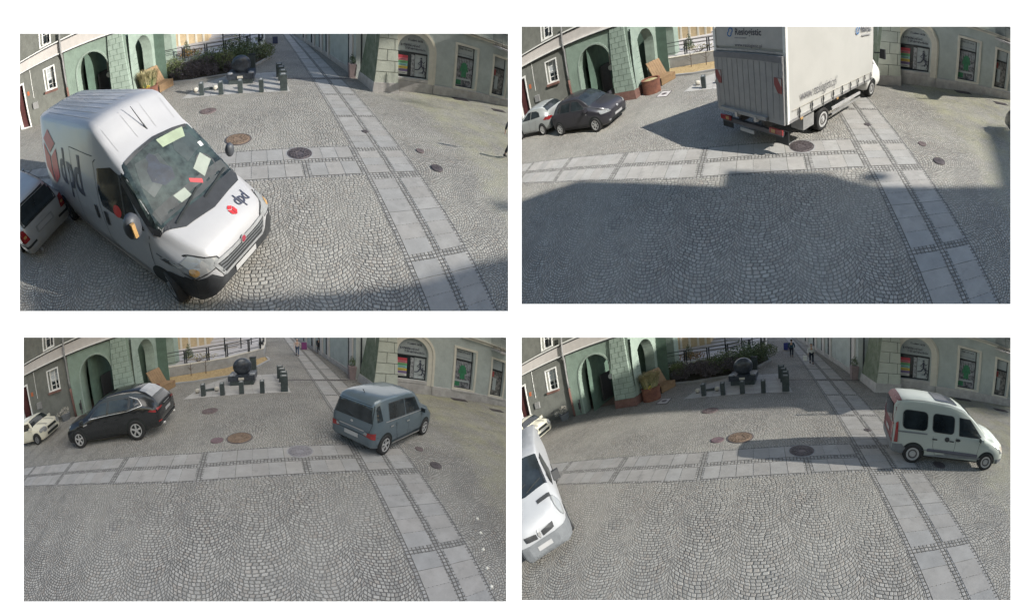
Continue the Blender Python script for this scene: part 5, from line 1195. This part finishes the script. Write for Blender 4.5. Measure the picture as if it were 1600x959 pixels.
def mini(P, pos, where_lb):
    pm = paint('cream_white', (.58, .56, .46))
    st = [(0.0, .58, .28, .50, .66, .44), (-.07, .74, .22, .62, .80, .60), (-.25, .82, .18, .74, .90, .68), (-.8, .85, .17, .86, .98, .74), (-1.0, .85, .17, .88, 1.02, .74), (-1.22, .85, .17, .90, 1.24, .70), (-1.42, .85, .17, .90, 1.38, .66), (-1.8, .85, .17, .90, 1.41, .66), (-2.8, .85, .18, .92, 1.38, .64), (-3.35, .84, .2, .92, 1.30, .64), (-3.55, .82, .24, .92, 1.1, .66), (-3.7, .76, .3, .8, .92, .66)]
    t, b, bd = generic_car(P, 'retro_hatchback', where_lb, 'car', pos, st, pm, (-.72, -3.2), .29, [[(-1.16, .94), (-2.3, .94), (-2.3, 1.28), (-1.42, 1.27)], [(-2.38, .94), (-3.2, .95), (-3.15, 1.24), (-2.38, 1.28)]],
        [(-1.02, -.72), (-1.40, -.62), (-1.40, .62), (-1.02, .72)], None, 'disc', GPLAST, w=.85)
    for s in (1, -1):
        h = t.part('headlight', b.decal(ell(s*.58, .70, .12, .13), 'F', .02, .05), LAMP, bd, sub=0)
        t.part('headlight_ring', b.decal(ell(s*.58, .70, .145, .155), 'F', .017, .05, holes=[ell(s*.58, .70, .12, .13)]), CHROME, bd, sub=0)
        t.part('headlight', b.decal(ell(-.22, .72, .13, .11), 'L' if s > 0 else 'R', .018, .05), LAMP, bd, sub=0)
        t.part('bonnet_stripe', b.decal([(-.12, s*.22), (-.95, s*.26), (-.95, s*.42), (-.12, s*.38)], 'T', .012, .12), K('stripe_grey', (.32, .31, .27), .4), bd, sub=0)
        t.part('wheel_arch_trim', b.decal([(-.72+.40*math.cos(a), .29+.40*math.sin(a)) for a in np.linspace(0, math.pi, 14)]+[(-.72+.33*math.cos(a), .29+.33*math.sin(a)) for a in np.linspace(math.pi, 0, 14)], 'L' if s > 0 else 'R', .012, .08), PLASTIC, bd, sub=0)
    t.part('grille', b.decal([(-.42, .60), (.42, .60), (.36, .74), (-.36, .74)], 'F', .014, .08), DARK, bd, sub=0)
    t.part('lower_grille', b.decal(rrect(-.5, .5, .30, .46, .06), 'F', .014, .08), DARK, bd, sub=0); t.part('licence_plate', b.decal(rrect(-.26, .26, .48, .58, .01), 'F', .02, .1), PLATE, bd, sub=0)
    t.done()
def wagon(P):
    pm = paint('estate_silver', (.44, .45, .45), metal=.3)
    st = [(0.0, .5, .3, .5, .66, .4), (-.1, .74, .24, .62, .78, .6), (-.4, .84, .2, .74, .90, .7), (-1.2, .86, .19, .88, 1.0, .72), (-1.7, .86, .19, .92, 1.3, .62), (-2.1, .86, .19, .94, 1.44, .58), (-3.2, .86, .19, .94, 1.47, .58), (-4.1, .86, .2, .95, 1.43, .58), (-4.3, .85, .22, .95, 1.36, .58), (-4.48, .84, .25, .94, 1.06, .64), (-4.56, .82, .28, .88, .98, .68), (-4.66, .80, .30, .52, .60, .72)]
    t, b, bd = generic_car(P, 'silver_estate_car', 'silver estate car beside the delivery van at the edge', 'car', (-11.97, .11, 156), st, pm, (-.9, -3.55), .31, [[(-1.55, .98), (-2.4, .98), (-2.4, 1.34), (-2.05, 1.32)], [(-2.48, .98), (-3.3, .99), (-3.3, 1.34), (-2.48, 1.35)], [(-3.38, .99), (-4.2, 1.0), (-4.12, 1.30), (-3.38, 1.34)]],
        None, ('B', rrect(-.60, .60, .98, 1.33, .05)), 'disc', GPLAST, w=.86)
    t.part('rear_seal', seam(b, [(-.64, .96), (-.58, 1.36), (.58, 1.36), (.64, .96), (-.64, .96)], 'B', .04, .011), PLASTIC, bd, sub=0)
    for s in (1, -1):
        tl = t.part('tail_light', b.decal([(s*.62, .66), (s*.84, .64), (s*.84, .94), (s*.68, .92)], 'B', .016, .05), REDL, bd, sub=0)
        t.part('reverse_lamp', b.decal(rrect(min(s*.68, s*.78), max(s*.68, s*.78), .74, .80, .02), 'B', .022, .05), AMBER, tl or bd, sub=0)
        t.part('tail_light', b.decal([(-4.40, .66), (-4.58, .66), (-4.52, .92), (-4.42, .94)], 'L' if s > 0 else 'R', .016, .05), REDL, bd, sub=0)
        t.part('bumper_strip', b.decal([(s*.45, .50), (s*.86, .50), (s*.86, .56), (s*.45, .56)], 'B', .03, .06), PLASTIC, bd, sub=0)
        t.part('roof_rail', seam(b, [(-2.1, s*.52), (-4.1, s*.52)], 'T', .04, .035), PLASTIC, bd, sub=0)
    t.part('plate_recess', b.decal(rrect(-.32, .32, .62, .78, .02), 'B', .014, .08), K('recess_silver', (.25, .26, .26), .4), bd, sub=0)
    t.part('licence_plate', b.decal(rrect(-.26, .26, .64, .75, .01), 'B', .02, .1), PLATE, bd, sub=0)
    t.part('lock_badge', b.decal(rrect(-.08, .08, .85, .88, .01), 'B', .016, .05), CHROME, bd, sub=0); t.part('exhaust', M().tube([(-4.5, .45, .25), (-4.7, .45, .24)], .035, 8), CHROME, bd); t.done()
def trafic(P):
    pm = paint('van_white_b', (.35, .36, .375))
    st = [(0.0, .55, .35, .55, .80, .42), (-.06, .80, .26, .68, .92, .62), (-.22, .92, .22, .80, 1.06, .74), (-.5, .96, .2, .98, 1.2, .78), (-.75, .97, .2, 1.08, 1.33, .80), (-1.1, .97, .2, 1.12, 1.62, .76), (-1.55, .97, .2, 1.15, 1.90, .72), (-1.9, .97, .2, 1.15, 1.98, .74), (-3.2, .97, .22, 1.15, 2.02, .76), (-4.7, .96, .24, 1.15, 2.0, .76), (-4.8, .93, .28, 1.15, 1.92, .74)]
    t, b, bd = generic_car(P, 'white_van', 'white van with split grille at the left edge', 'van', (-7.35, -2.62, -47.6), st, pm, (-.85, -3.95), .33, [[(-.95, 1.18), (-1.95, 1.2), (-1.95, 1.72), (-1.52, 1.72)]],
        [(-.80, -.78), (-1.52, -.68), (-1.58, 0), (-1.52, .68), (-.80, .78), (-.72, 0)], None, 'disc', GPLAST, scale=(1, .88, 1.1), w=.97, mirrors=False)
    for s in (1, -1):
        t.part('headlight', b.decal(ell(s*.56, .95, .12, .20), 'FL' if s > 0 else 'FR', .016, .05), LAMP, bd, sub=0)
        t.part('headlight_rim', b.decal(ell(s*.56, .95, .135, .215), 'FL' if s > 0 else 'FR', .012, .05, holes=[ell(s*.56, .95, .12, .20)]), GPLAST, bd, sub=0)
        t.part('grille', b.decal([(s*.10, .70), (s*.50, .74), (s*.52, .86), (s*.10, .82)], 'F', .018, .06), PLASTIC, bd, sub=0)
        t.part('bonnet_vent', b.decal([(-.40, s*.30), (-.50, s*.28), (-.56, s*.74), (-.46, s*.76)], 'T', .012, .08), PLASTIC, bd, sub=0)
        mr = mirror(t, -.95, s*.98, 1.26, s, PLASTIC, 1.3, parent=bd)
        t.part('bumper_side', b.decal([(-.02, .22), (-.42, .22), (-.5, .4), (-.36, .66), (-.02, .66)], 'L' if s > 0 else 'R', .014, .07), GPLAST, bd, sub=0)
    t.part('bumper', b.decal([(-.95, .2), (.95, .2), (.95, .66), (-.95, .66)], 'F', .014, .08), GPLAST, bd, sub=0)
    t.part('badge', b.decal([(-.06, .78), (0, .68), (.06, .78), (0, .88)], 'F', .024, .05), CHROME, bd, sub=0)
    t.part('licence_plate', b.decal(rrect(-.26, .26, .44, .55, .01), 'F', .024, .1), PLATE, bd, sub=0)
    t.part('wiper', seam(b, [(-.82, -.5), (-.95, .1)], 'T', .025, .02), DARK, bd, sub=0); t.part('wiper', seam(b, [(-.78, .05), (-.92, .62)], 'T', .025, .02), DARK, bd, sub=0)
    t.done()
def edge_car(P):
    pm = paint('edge_dark', (.035, .04, .05), metal=.3)
    t, b, bd = generic_car(P, 'dark_car', 'sliver of a dark car entering at the right edge', 'car', (6.95, 2.35, 160), [(x*1.1, w, a, c, d*1.1, e) for x, w, a, c, d, e in hatch_st()], pm, (-.75, -3.3), .31, [[(-1.35, .99), (-2.35, .99), (-2.35, 1.33), (-2.0, 1.32)]], [(-1.12, -.66), (-1.92, -.53), (-1.92, .53), (-1.12, .66)], None, 'disc', GPLAST)
    t.part('headlight', b.decal([(.30, .62), (.78, .66), (.80, .86), (.50, .80)], 'F', .016, .05), LAMP, bd, sub=0); t.done()

def truck(P):
    t = Thing(P, 'box_truck', 'pale grey curtain-sided box truck with closed tail lift '+P.where, 'truck', -2.84, 1.69, 0, R(48.8), scale=(.91, .96, .95))
    CV = mat('truck_canvas', (.45, .445, .425), .6, var=.04, sc=1.2); RR = mat('roller_shutter', (.44, .43, .42), .6, var=.05); TL = mat('tail_lift', (.30, .30, .305), .55, metal=.2, var=.08, sc=5)
    L = 5.65; w = 1.25; z0, z1 = .95, 4.2
    bx = t.part('cargo_box', M().box(L/2, 0, (z0+z1)/2, L, 2*w-.04, z1-z0), CV)
    fl = lambda v, n, off=.0: v
    # rear: frame posts, shutter, tail lift
    m = M(); m.box(-.02, w-.04, (z0+z1)/2, .09, .09, z1-z0+.02); m.box(-.02, -w+.04, (z0+z1)/2, .09, .09, z1-z0+.02); t.part('rear_frame', m, WHITE, bx)
    t.part('roller_shutter', M().box(-.02, 0, 3.55, .04, 2*w-.18, 1.3), RR, bx)
    t.part('shutter_bar', M().box(-.05, 0, 2.80, .05, 2*w-.16, .06), STEEL, bx)
    lf = t.part('tail_lift', M().box(-.09, 0, 1.84, .10, 2*w-.10, 1.82), TL)
    m = M()
    for y in np.linspace(-w+.18, w-.18, 12): m.box(-.142, y, 1.80, .012, .016, 1.5)
    t.part('lift_ribs', m, K('rib_grey', (.265, .265, .27), .6), lf); t.part('lift_edge', M().box(-.15, 0, 2.66, .02, 2*w-.12, .16), K('lift_dark', (.17, .17, .185), .6), lf)
    t.part('lift_fold', M().box(-.18, .15, 1.02, .12, 1.7, .10), TL, lf)
    for sgn in (1, -1):
        m = M().box(-.150, sgn*(w-.20), 1.98, .02, .22, .40); pl = t.part('warning_plate', m, K('warning_red', (.25, .055, .055), .5), lf)
        q = [(-.13, -.23), (.0, -.23), (-.13, .02)], [(.13, .23), (0, .23), (.13, -.02)], [(-.13, .23), (-.13, .12), (.13, -.20), (.13, -.23), (.02, -.23)] 
        for tri in q[:2]: t.part('warning_stripe', plate([(-.163, sgn*(w-.20)+(-u*.84), 1.98+v*.86) for u, v in tri], (.002, 0, 0)), K('plate_grey', (.38, .38, .37), .5), pl or lf, sub=0)
    # underride, lamps
    t.part('underride_bar', M().box(-.05, 0, .62, .12, 2.2, .12), K('dark_steel', (.10, .10, .11), .5, metal=.4), sub=.5)
    for sgn in (1, -1):
        lp = t.part('tail_light', M().box(-.12, sgn*.92, .70, .05, .42, .14), REDL)
        t.part('lamp_lens', M().box(-.15, sgn*.84, .70, .012, .12, .10), AMBER, lp or bx)
        t.part('lift_arm', M().tube([(-.12, sgn*.45, 1.0), (.1, sgn*.45, .55)], .05, 6), K('dark_steel', (.1, .1, .11)))
        t.part('hinge', M().box(-.2, sgn*.35, .95, .14, .09, .14), STEEL)
        t.part('mud_flap', M().box(.02, sgn*1.0, .5, .02, .42, .4), PLASTIC)
    t.part('licence_plate', M().box(-.13, .1, .46, .012, .52, .11), PLATE)
    t.part('chassis_rail', M().box(L/2+.3, .45, .72, L+.6, .1, .22), PLASTIC); t.part('chassis_rail', M().box(L/2+.3, -.45, .72, L+.6, .1, .22), PLASTIC)
    # side: lower board, straps, skirt, text
    for sgn in (-1, 1):
        t.part('side_board', M().box(L/2, sgn*(w-.01), .98, L, .03, .08), STEEL, bx)
        m = M(); m.box(L/2-.1, sgn*(w+.004), 1.26, L-.5, .008, .025); t.part('curtain_hem', m, K('hem', (.45, .43, .38), .6), bx)
        for x in np.linspace(.45, L-.25, 9): t.part('strap', M().box(x, sgn*(w+.018), 1.12, .035, .02, .30).box(x, sgn*(w+.03), 1.16, .06, .02, .08), PLASTIC, bx)
        t.part('side_guard', M().box(3.5, sgn*(w-.08), .60, 2.2, .04, .10), K('guard_grey', (.36, .36, .36), .6)); t.part('side_guard', M().box(3.5, sgn*(w-.08), .42, 2.2, .04, .06), STEEL)
        t.part('tool_box', M().box(1.0, sgn*(w-.25), .66, .55, .4, .38), STEEL)
        for x in (.55, 2.6): t.part('marker_lamp', M().box(x, sgn*(w+.01), .92, .12, .03, .06), AMBER)
        wheel(t, None, 1.95, sgn*(w-.12), .38, sgn, K('truck_rim', (.42, .42, .42), .4), style='disc', wd=.3)
        wheel(t, None, 6.2, sgn*(w-.22), .36, sgn, K('truck_rim', (.42, .42, .42)), style='disc', wd=.22)
        t.part('wheel_arch', M().ydisc(1.95, sgn*(w-.4), .38, .0, .47, sgn*.02, 20), DARK)
    V, F = text_mesh('www.reslogistic.pl', .42, font_shear=.15, squeeze=.66); t.part('lettering', M().add([(.5+x, -w-.012, 1.42+y) for x, y in V], F), K('print_grey', (.13, .13, .14), .6), bx, sub=0)
    V, F = text_mesh('Reslogistic', .52, bold=True, squeeze=.9); t.part('lettering', M().add([(4.35+x*.50, -w-.012, 3.0+y) for x, y in V], F), NAVY, bx, sub=0)
    t.part('small_lettering', M().box(4.85, -w-.01, 2.86, .8, .012, .05), K('grey_print', (.28, .28, .29), .6), bx)
    V, F = text_mesh('Reslogistic', .27, bold=True, squeeze=.80); t.part('lettering', M().add([(-.047, .40-x, 3.24+y) for x, y in V], F), NAVY, bx, sub=0)
    V, F = text_mesh('www.reslogistic.pl', .14, squeeze=.92); t.part('lettering', M().add([(-.047, .42-x, 2.90+y) for x, y in V], F), NAVY, bx, sub=0)
    t.part('small_lettering', M().box(-.045, .2, 3.15, .012, .42, .03), K('grey_print', (.28, .28, .29)), bx)
    # linked-loop emblem: two interlocked C shapes
    def loop(cx, cz, rr, pt, a0, a1, wv):
        m = M(); n = 12; V = []
        for i in range(n+1):
            a = R(a0+(a1-a0)*i/n)
            for q in (rr-wv, rr+wv): V.append(pt(cx+q*math.cos(a), cz+q*math.sin(a)*1.0))
        return m.add(V, [(2*i, 2*i+1, 2*i+3, 2*i+2) for i in range(n)])
    pr = lambda u, v: (-.046, .58-u, 3.32+v); ps = lambda u, v: (4.1+u, -w-.011, 3.14+v)
    for pt, k in ((pr, .8), (ps, 1.2)):
        for (cx, cz, a0, a1) in ((.03*k, .06*k, -60, 215), (-.03*k, -.07*k, 120, 395)): t.part('loop_emblem', loop(cx, cz, .088*k, pt, a0, a1, .024*k), BLUE, bx, sub=0)
    # cab
    nb = len(t.items)
    b = Body([(7.5, .75, .45, .7, .95, .6), (7.42, .92, .35, .9, 1.15, .75), (7.1, .98, .3, 1.1, 1.35, .82), (6.7, 1.0, .3, 1.25, 1.6, .84), (6.3, 1.0, .3, 1.3, 2.15, .80), (6.05, 1.0, .3, 1.3, 2.3, .82), (5.7, 1.0, .35, 1.3, 2.32, .84)])
    cb = t.part('cab', b.m, WHITE, smooth=True, sub=.5)
    t.part('wind_deflector', M().hexa([(5.72, -.95, 2.3), (6.3, -.8, 2.25), (6.3, .8, 2.25), (5.72, .95, 2.3)], [(5.72, -1.1, 4.0), (5.85, -1.0, 4.0), (5.85, 1.0, 4.0), (5.72, 1.1, 4.0)]), WHITE, cb)
    for sgn in (-1, 1):
        vw = 'R' if sgn < 0 else 'L'; t.part('side_window', b.decal([(5.85, 1.42), (6.55, 1.38), (6.27, 2.0), (5.85, 2.05)], vw, .008, .1), GLASS, cb, sub=0)
        arches(t, b, (6.3,), .36, cb, (vw,))
        t.part('mirror_arm', M().tube([(6.50, sgn*.95, 1.9), (6.55, sgn*1.28, 1.95)], .03, 6), PLASTIC, cb)
        mr = t.part('wing_mirror', M().hexa([(6.47, sgn*1.2, 1.7), (6.65, sgn*1.2, 1.7), (6.65, sgn*1.45, 1.7), (6.47, sgn*1.45, 1.7)], [(6.47, sgn*1.22, 2.12), (6.60, sgn*1.22, 2.12), (6.60, sgn*1.42, 2.12), (6.47, sgn*1.42, 2.12)]), PLASTIC, cb)
    t.part('bulkhead_gap', M().box(5.68, 0, 2.6, .06, 2.3, 3.0), PLASTIC)
    t.done()

# ------------------------------------------------------------------ people
def skin(chains, sub=1):
    """joints joined by bones, grown into one continuous tapered surface"""
    me = bpy.data.meshes.new('skin'); idx = {}; V = []; E = []; Rr = []
    for ch in chains:
        prev = None
        for p, r in ch:
            k = tuple(round(c, 3) for c in p)
            if k not in idx: idx[k] = len(V); V.append(p); Rr.append(r)
            if prev is not None and prev != idx[k]: E.append((prev, idx[k]))
            prev = idx[k]
    me.from_pydata(V, E, []); ob = bpy.data.objects.new('skin', me); SC.collection.objects.link(ob)
    md = ob.modifiers.new('s', 'SKIN'); md.use_smooth_shade = True
    for i, r in enumerate(Rr): me.skin_vertices[0].data[i].radius = (r, r)
    me.skin_vertices[0].data[0].use_root = True
    m2 = ob.modifiers.new('u', 'SUBSURF'); m2.levels = sub; m2.render_levels = sub
    dg = bpy.context.evaluated_depsgraph_get(); r = bpy.data.meshes.new_from_object(ob.evaluated_get(dg))
    out = M().add([v.co[:] for v in r.vertices], [tuple(p.vertices) for p in r.polygons])
    bpy.data.objects.remove(ob); bpy.data.meshes.remove(me); bpy.data.meshes.remove(r); return out
def person(P, x, y, rot, label, top, trous, hair, sc=1.0, stride=.28, arm=.25, bag=None, shoe=(.03, .03, .03), coat=False):
    """walking figure facing +x, 1.72 m tall"""
    t = Thing(P, 'person', label+' '+P.where, 'person', x, y, .01, R(rot), scale=(sc, sc, sc)); s = stride
    hipz, kz = .92, .50
    def leg(sd, f):     # f forward reach of the foot
        hp = (0, sd*.09, hipz-.04); kn = (f*.62+.04, sd*.10, kz+(0.03 if f < 0 else 0)); an = (f-.02, sd*.10, .10+(.07 if f < 0 else 0))
        return hp, kn, an, (an[0]+.13, an[1], .035+(.0 if f < 0 else 0))
    def armp(sd, f): sh = (0, sd*.19, 1.40); el = (-.02+f*.45, sd*.25, 1.13); return sh, el, (f+.04, sd*.25, .90)
    L, Q = leg(1, s), leg(-1, -s); a1, a2 = armp(1, -arm), armp(-1, arm)
    pel = (0, 0, hipz); ch = (0, 0, 1.22); nk = (.01, 0, 1.45); 
    body = [[(pel, .13), (ch, .14), (nk, .055), ((.02, 0, 1.53), .05)]]
    for l in (L, Q): body.append([(pel, .13), (l[0], .09), (l[1], .055), (l[2], .038), (l[3], .032)])
    for a in (a1, a2): body.append([(ch, .14), (a[0], .055), (a[1], .040), (a[2], .028), ((a[2][0]+.02, a[2][1], a[2][2]-.10), .026)])
    bm = skin(body); 
    hd = M().sphere(.035, 0, 1.62, .088, 14, 1.28); bm.add(hd.v, hd.f)
    nose = M().hexa([(.11, -.015, 1.585), (.14, -.012, 1.59), (.14, .012, 1.59), (.11, .015, 1.585)], [(.11, -.008, 1.64), (.118, -.006, 1.64), (.118, .006, 1.64), (.11, .008, 1.64)]); bm.add(nose.v, nose.f)
    for a in (a1, a2):      # fingers
        for k in range(4): bm.add(*(lambda q: (q.v, q.f))(M().tube([(a[2][0]-.01+.016*k, a[2][1], a[2][2]-.10), (a[2][0]+.0+.016*k, a[2][1], a[2][2]-.165-.01*(k in (1, 2)))], [.009, .006], 5)))
        q = M().tube([(a[2][0]+.04, a[2][1], a[2][2]-.06), (a[2][0]+.065, a[2][1], a[2][2]-.11)], [.011, .008], 5); bm.add(q.v, q.f)
    bd = t.part('body', bm, SKIN, smooth=True, sub=0)
    tr = [[(pel, .145), (l[0], .105), (l[1], .068), ((l[2][0], l[2][1], l[2][2]+.02), .055)] for l in (L, Q)]
    t.part('trousers', skin(tr), trous, bd, smooth=True, sub=0)
    lo = .74 if coat else .90
    tp = [[((0, 0, lo), .15), (pel, .15) if not coat else ((0, 0, .95), .155), (ch, .165), ((.01, 0, 1.44), .075)]]+[[(ch, .165), (a[0], .072), (a[1], .056), (a[2], .043)] for a in (a1, a2)]
    t.part('jacket', skin(tp), top, bd, smooth=True, sub=0)
    h = M().sphere(.015, 0, 1.655, .098, 14, 1.12); h.v = [(min(p[0], .06) if p[2] < 1.68 else p[0], p[1], max(p[2], 1.585)) for p in h.v]; t.part('hair', h, hair, bd, smooth=True, sub=0)
    for l in (L, Q): t.part('shoe', M().tube([(l[2][0]-.05, l[2][1], l[2][2]-.055), (l[2][0]+.06, l[2][1], l[2][2]-.055), (l[2][0]+.19, l[2][1], l[3][2]+.0)], [.05, .055, .035], 8), K('shoe%g' % shoe[0], shoe, .6), bd, smooth=True, sub=0)
    for nm, x_, z_ in (('eye', .118, 1.635),):
        m = M(); m.sphere(x_, .032, z_, .011, 8); m.sphere(x_, -.032, z_, .011, 8); t.part('eyes', m, DARK, bd, sub=0)
    t.done(); return t, a1, a2

# ------------------------------------------------------------------ unseen blocks added to cast the shade of houses round about
def shade_block(P, poly, dist, label, thick=6.0, name='shade_caster', cat='building'):
    """unseen block shaped to cast shade; poly = ground outline of that shade"""
    pts = []
    for i in range(len(poly)):
        a = np.array(poly[i], float); b = np.array(poly[(i+1) % len(poly)], float); n = max(1, int(np.linalg.norm(b-a)/1.0))
        for k in range(n): q = a+(b-a)*k/n; pts.append((q[0], q[1], 0))
    w = P.W(pts); s = np.array(P.sun); n = len(w)
    V = [tuple(p+s*dist) for p in w]+[tuple(p+s*(dist+thick)) for p in w]
    bad = [v for v in V if v[1] > 0 and abs(v[0]/v[1]) < 800/FOC*1.02 and abs(v[2]/v[1]) < 480/FOC*1.02]
    if bad: print('SHADE BLOCK VISIBLE', P.pn, len(bad), len(V))
    F = [tuple(range(n)), tuple(range(n, 2*n))[::-1]]+[(i, i+n, (i+1) % n+n, (i+1) % n) for i in range(n)]
    me = bpy.data.meshes.new(name); me.from_pydata(V, [], F); me.materials.append(GREYST)
    o = bpy.data.objects.new(name, me); P.col.objects.link(o)
    o['label'] = label; o['category'] = cat

# ------------------------------------------------------------------ assemble
for P in PL.values():
    build_ground(P); build_paving(P); build_left(P); build_terrace(P); build_right(P); furniture(P)
P1, P2, P3, P4 = (PL[k] for k in (1, 2, 3, 4))
ducato(P1); wagon(P1)
truck(P2); yaris(P2); silver_coupe(P2); edge_car(P2)
grecale(P3); materia(P3); mini(P3, (-13.26, 5.9, -6), 'cream retro hatchback left of the black car')
kangoo(P4); trafic(P4); mini(P4, (-13.75, 5.75, -8), 'cream retro hatchback just above the white van')
C = lambda n, c, r=.85: K('cloth_'+n, c, r, var=.12, sc=12)
person(P1, 6.08, 1.2, 15, 'walking person in black cut off by the right edge', C('black', (.015, .016, .02)), C('black', (.015, .016, .02)), C('hair', (.03, .02, .015)), 1.0, .42)
person(P3, .02, 9.75+6.25, -100, 'person in pale jacket and blue jeans on the slab band', C('beige', (.38, .31, .29)), C('jeans', (.05, .075, .13)), C('grey', (.3, .3, .3)), .78, .2)
person(P3, 1.72, 16.9, 90, 'person in black standing in a doorway of the side street', C('black', (.015, .016, .02)), C('black', (.015, .016, .02)), C('hair', (.03, .02, .015)), .8, .06)
person(P4, -.53, 15.46, 80, 'person in a dark teal coat walking up the side street', C('teal', (.025, .06, .09)), C('navy', (.012, .018, .035)), C('hair', (.03, .02, .015)), .80, .2, coat=True)
tp, a1, a2 = person(P4, .43, 13.03, -95, 'person in white jacket and dark skirt in the street', C('white', (.55, .55, .54)), C('navy', (.012, .018, .035)), C('hair', (.03, .02, .015)), .80, .15)
bg = Thing(P4, 'carrier_bag', 'white carrier bag held by the white-jacketed person', 'bag', .05, 13.1, .2, R(-5)); bg.part('bag', M().hexa([(-.1, -.06, 0), (.1, -.06, 0), (.1, .06, 0), (-.1, .06, 0)], [(-.12, -.03, .34), (.12, -.03, .34), (.12, .03, .34), (-.12, .03, .34)]), WHITE)
bg.part('handles', sum_m([M().tube([(-.07, y, .33), (-.04, y*.5, .46), (.04, y*.5, .46), (.07, y, .33)], .008, 4) for y in (-.03, .03)]), WHITE); bg.done()
for P, x, y, c, lb in ((P3, .9, 19.0, (.16, .04, .14), 'purple and blue advertising board far up the side street'), (P4, -.6, 19.0, (.05, .06, .25), 'blue advertising board far up the side street'), (P1, -1.2, 21, (.04, .05, .10), 'dark advertising board at the top of the side street')):
    t = Thing(P, 'advertising_board', lb+' '+P.where, 'sign', x, y, scale=(.6, .6, .6)); t.part('panel', M().hexa([(-.35, -.2, .05), (.35, -.2, .05), (.35, -.15, .05), (-.35, -.15, .05)], [(-.35, -.02, 1.1), (.35, -.02, 1.1), (.35, .03, 1.1), (-.35, .03, 1.1)]), K('board_%g' % c[0], c, .5))
    t.part('stand', M().hexa([(-.35, .25, .02), (.35, .25, .02), (.35, .3, .02), (-.35, .3, .02)], [(-.35, .04, 1.08), (.35, .04, 1.08), (.35, .08, 1.08), (-.35, .08, 1.08)]), PLASTIC); t.done()

# unseen blocks shaped to throw the shade of houses and smaller spots
shade_block(P2, [(-13, -.7), (-9.38, .34), (-8.17, .65), (-5.78, .26), (-4.3, -.04), (-3.55, -.18), (-3.5, .47), (-2.5, .27), (-1.18, .09), (-.92, -.12), (-.11, -.56), (1.77, -.77), (3.68, -.9), (3.9, -.3), (5.0, -4.6), (-2, -4.7), (-9, -4.6)], 26, 'unseen block shaped to cast a stepped roofline of shade')
shade_block(P2, [(3.9, -1), (4.0, -.28), (5.24, 1.93), (6.0, 3.0), (8.5, 2.8), (8, -2), (5, -4.7), (2.5, -4.7)], 26, 'second unseen block shaped to cast a sloping roofline of shade')
shade_block(P2, ell(-.06, -.2, .42, .2, 12), 27, 'unseen round block added to cast a blot of shade', 1.0, 'spot_shade_caster', 'shade caster')  # made-up round block, only there to drop a blot of shade
shade_block(P4, [(-18, 6.6), (-12.93, 6.62), (-9.3, 6.38), (-5.87, 5.55), (-3.53, 5.02), (-1.69, 4.86), (-.01, 5.09), (2.04, 5.03), (6.51, 5.82), (9, 4.9), (12, 6), (14, 12), (6, 30), (-10, 32), (-20, 20)], 30, 'long unseen block shaped to cast house shade over the far ground')
shade_block(P1, [(-8.3, 9.6), (-6.2, 9.85), (-4.6, 10.1), (-3.9, 9.0), (-3.2, 8.6), (-1, 9.4), (2, 10.5), (4, 14), (5, 30), (-9, 32), (-10, 14)], 36, 'unseen block shaped to cast shade over the terrace')
shade_block(P1, [(-9, -3.2), (-2.48, -3.09), (-.07, -3.2), (1.39, -3.05), (3.2, -3.2), (3.2, -4.6), (-2, -4.8), (-7, -4.6)], 36, 'unseen block shaped to cast a straight edge of shade')
shade_block(P1, ell(3.55, -1.5, .4, .28, 12), 36, 'unseen round block added for a small spot of shade', .6, 'spot_shade_caster', 'shade caster')  # added unseen disc that drops one spot of shade
shade_block(P1, [(2.8, 6.05), (3.9, 6.1), (5.0, 5.5), (4.8, 5.35), (3.6, 5.8)], 36, 'unseen thin block added for a streak of shade', .5, 'streak_shade_caster', 'sign')  # added unseen slab that drops a streak of shade
# ------------------------------------------------------------------ glowing white backdrop added behind the places, no real sky
me = bpy.data.meshes.new('sky'); me.from_pydata([(-1500, 900, -900), (1500, 900, -900), (1500, 900, 900), (-1500, 900, 900)], [], [(0, 1, 2, 3)])
so = bpy.data.objects.new('sky', me); SC.collection.objects.link(so); so['kind'] = 'structure'
sm = bpy.data.materials.new('white_backdrop'); sm.use_nodes = True; n = sm.node_tree.nodes; n.remove(n['Principled BSDF']); e = n.new('ShaderNodeEmission'); e.inputs[0].default_value = (1, 1, 1, 1); e.inputs[1].default_value = 1.0
sm.node_tree.links.new(e.outputs[0], n['Material Output'].inputs[0]); me.materials.append(sm)
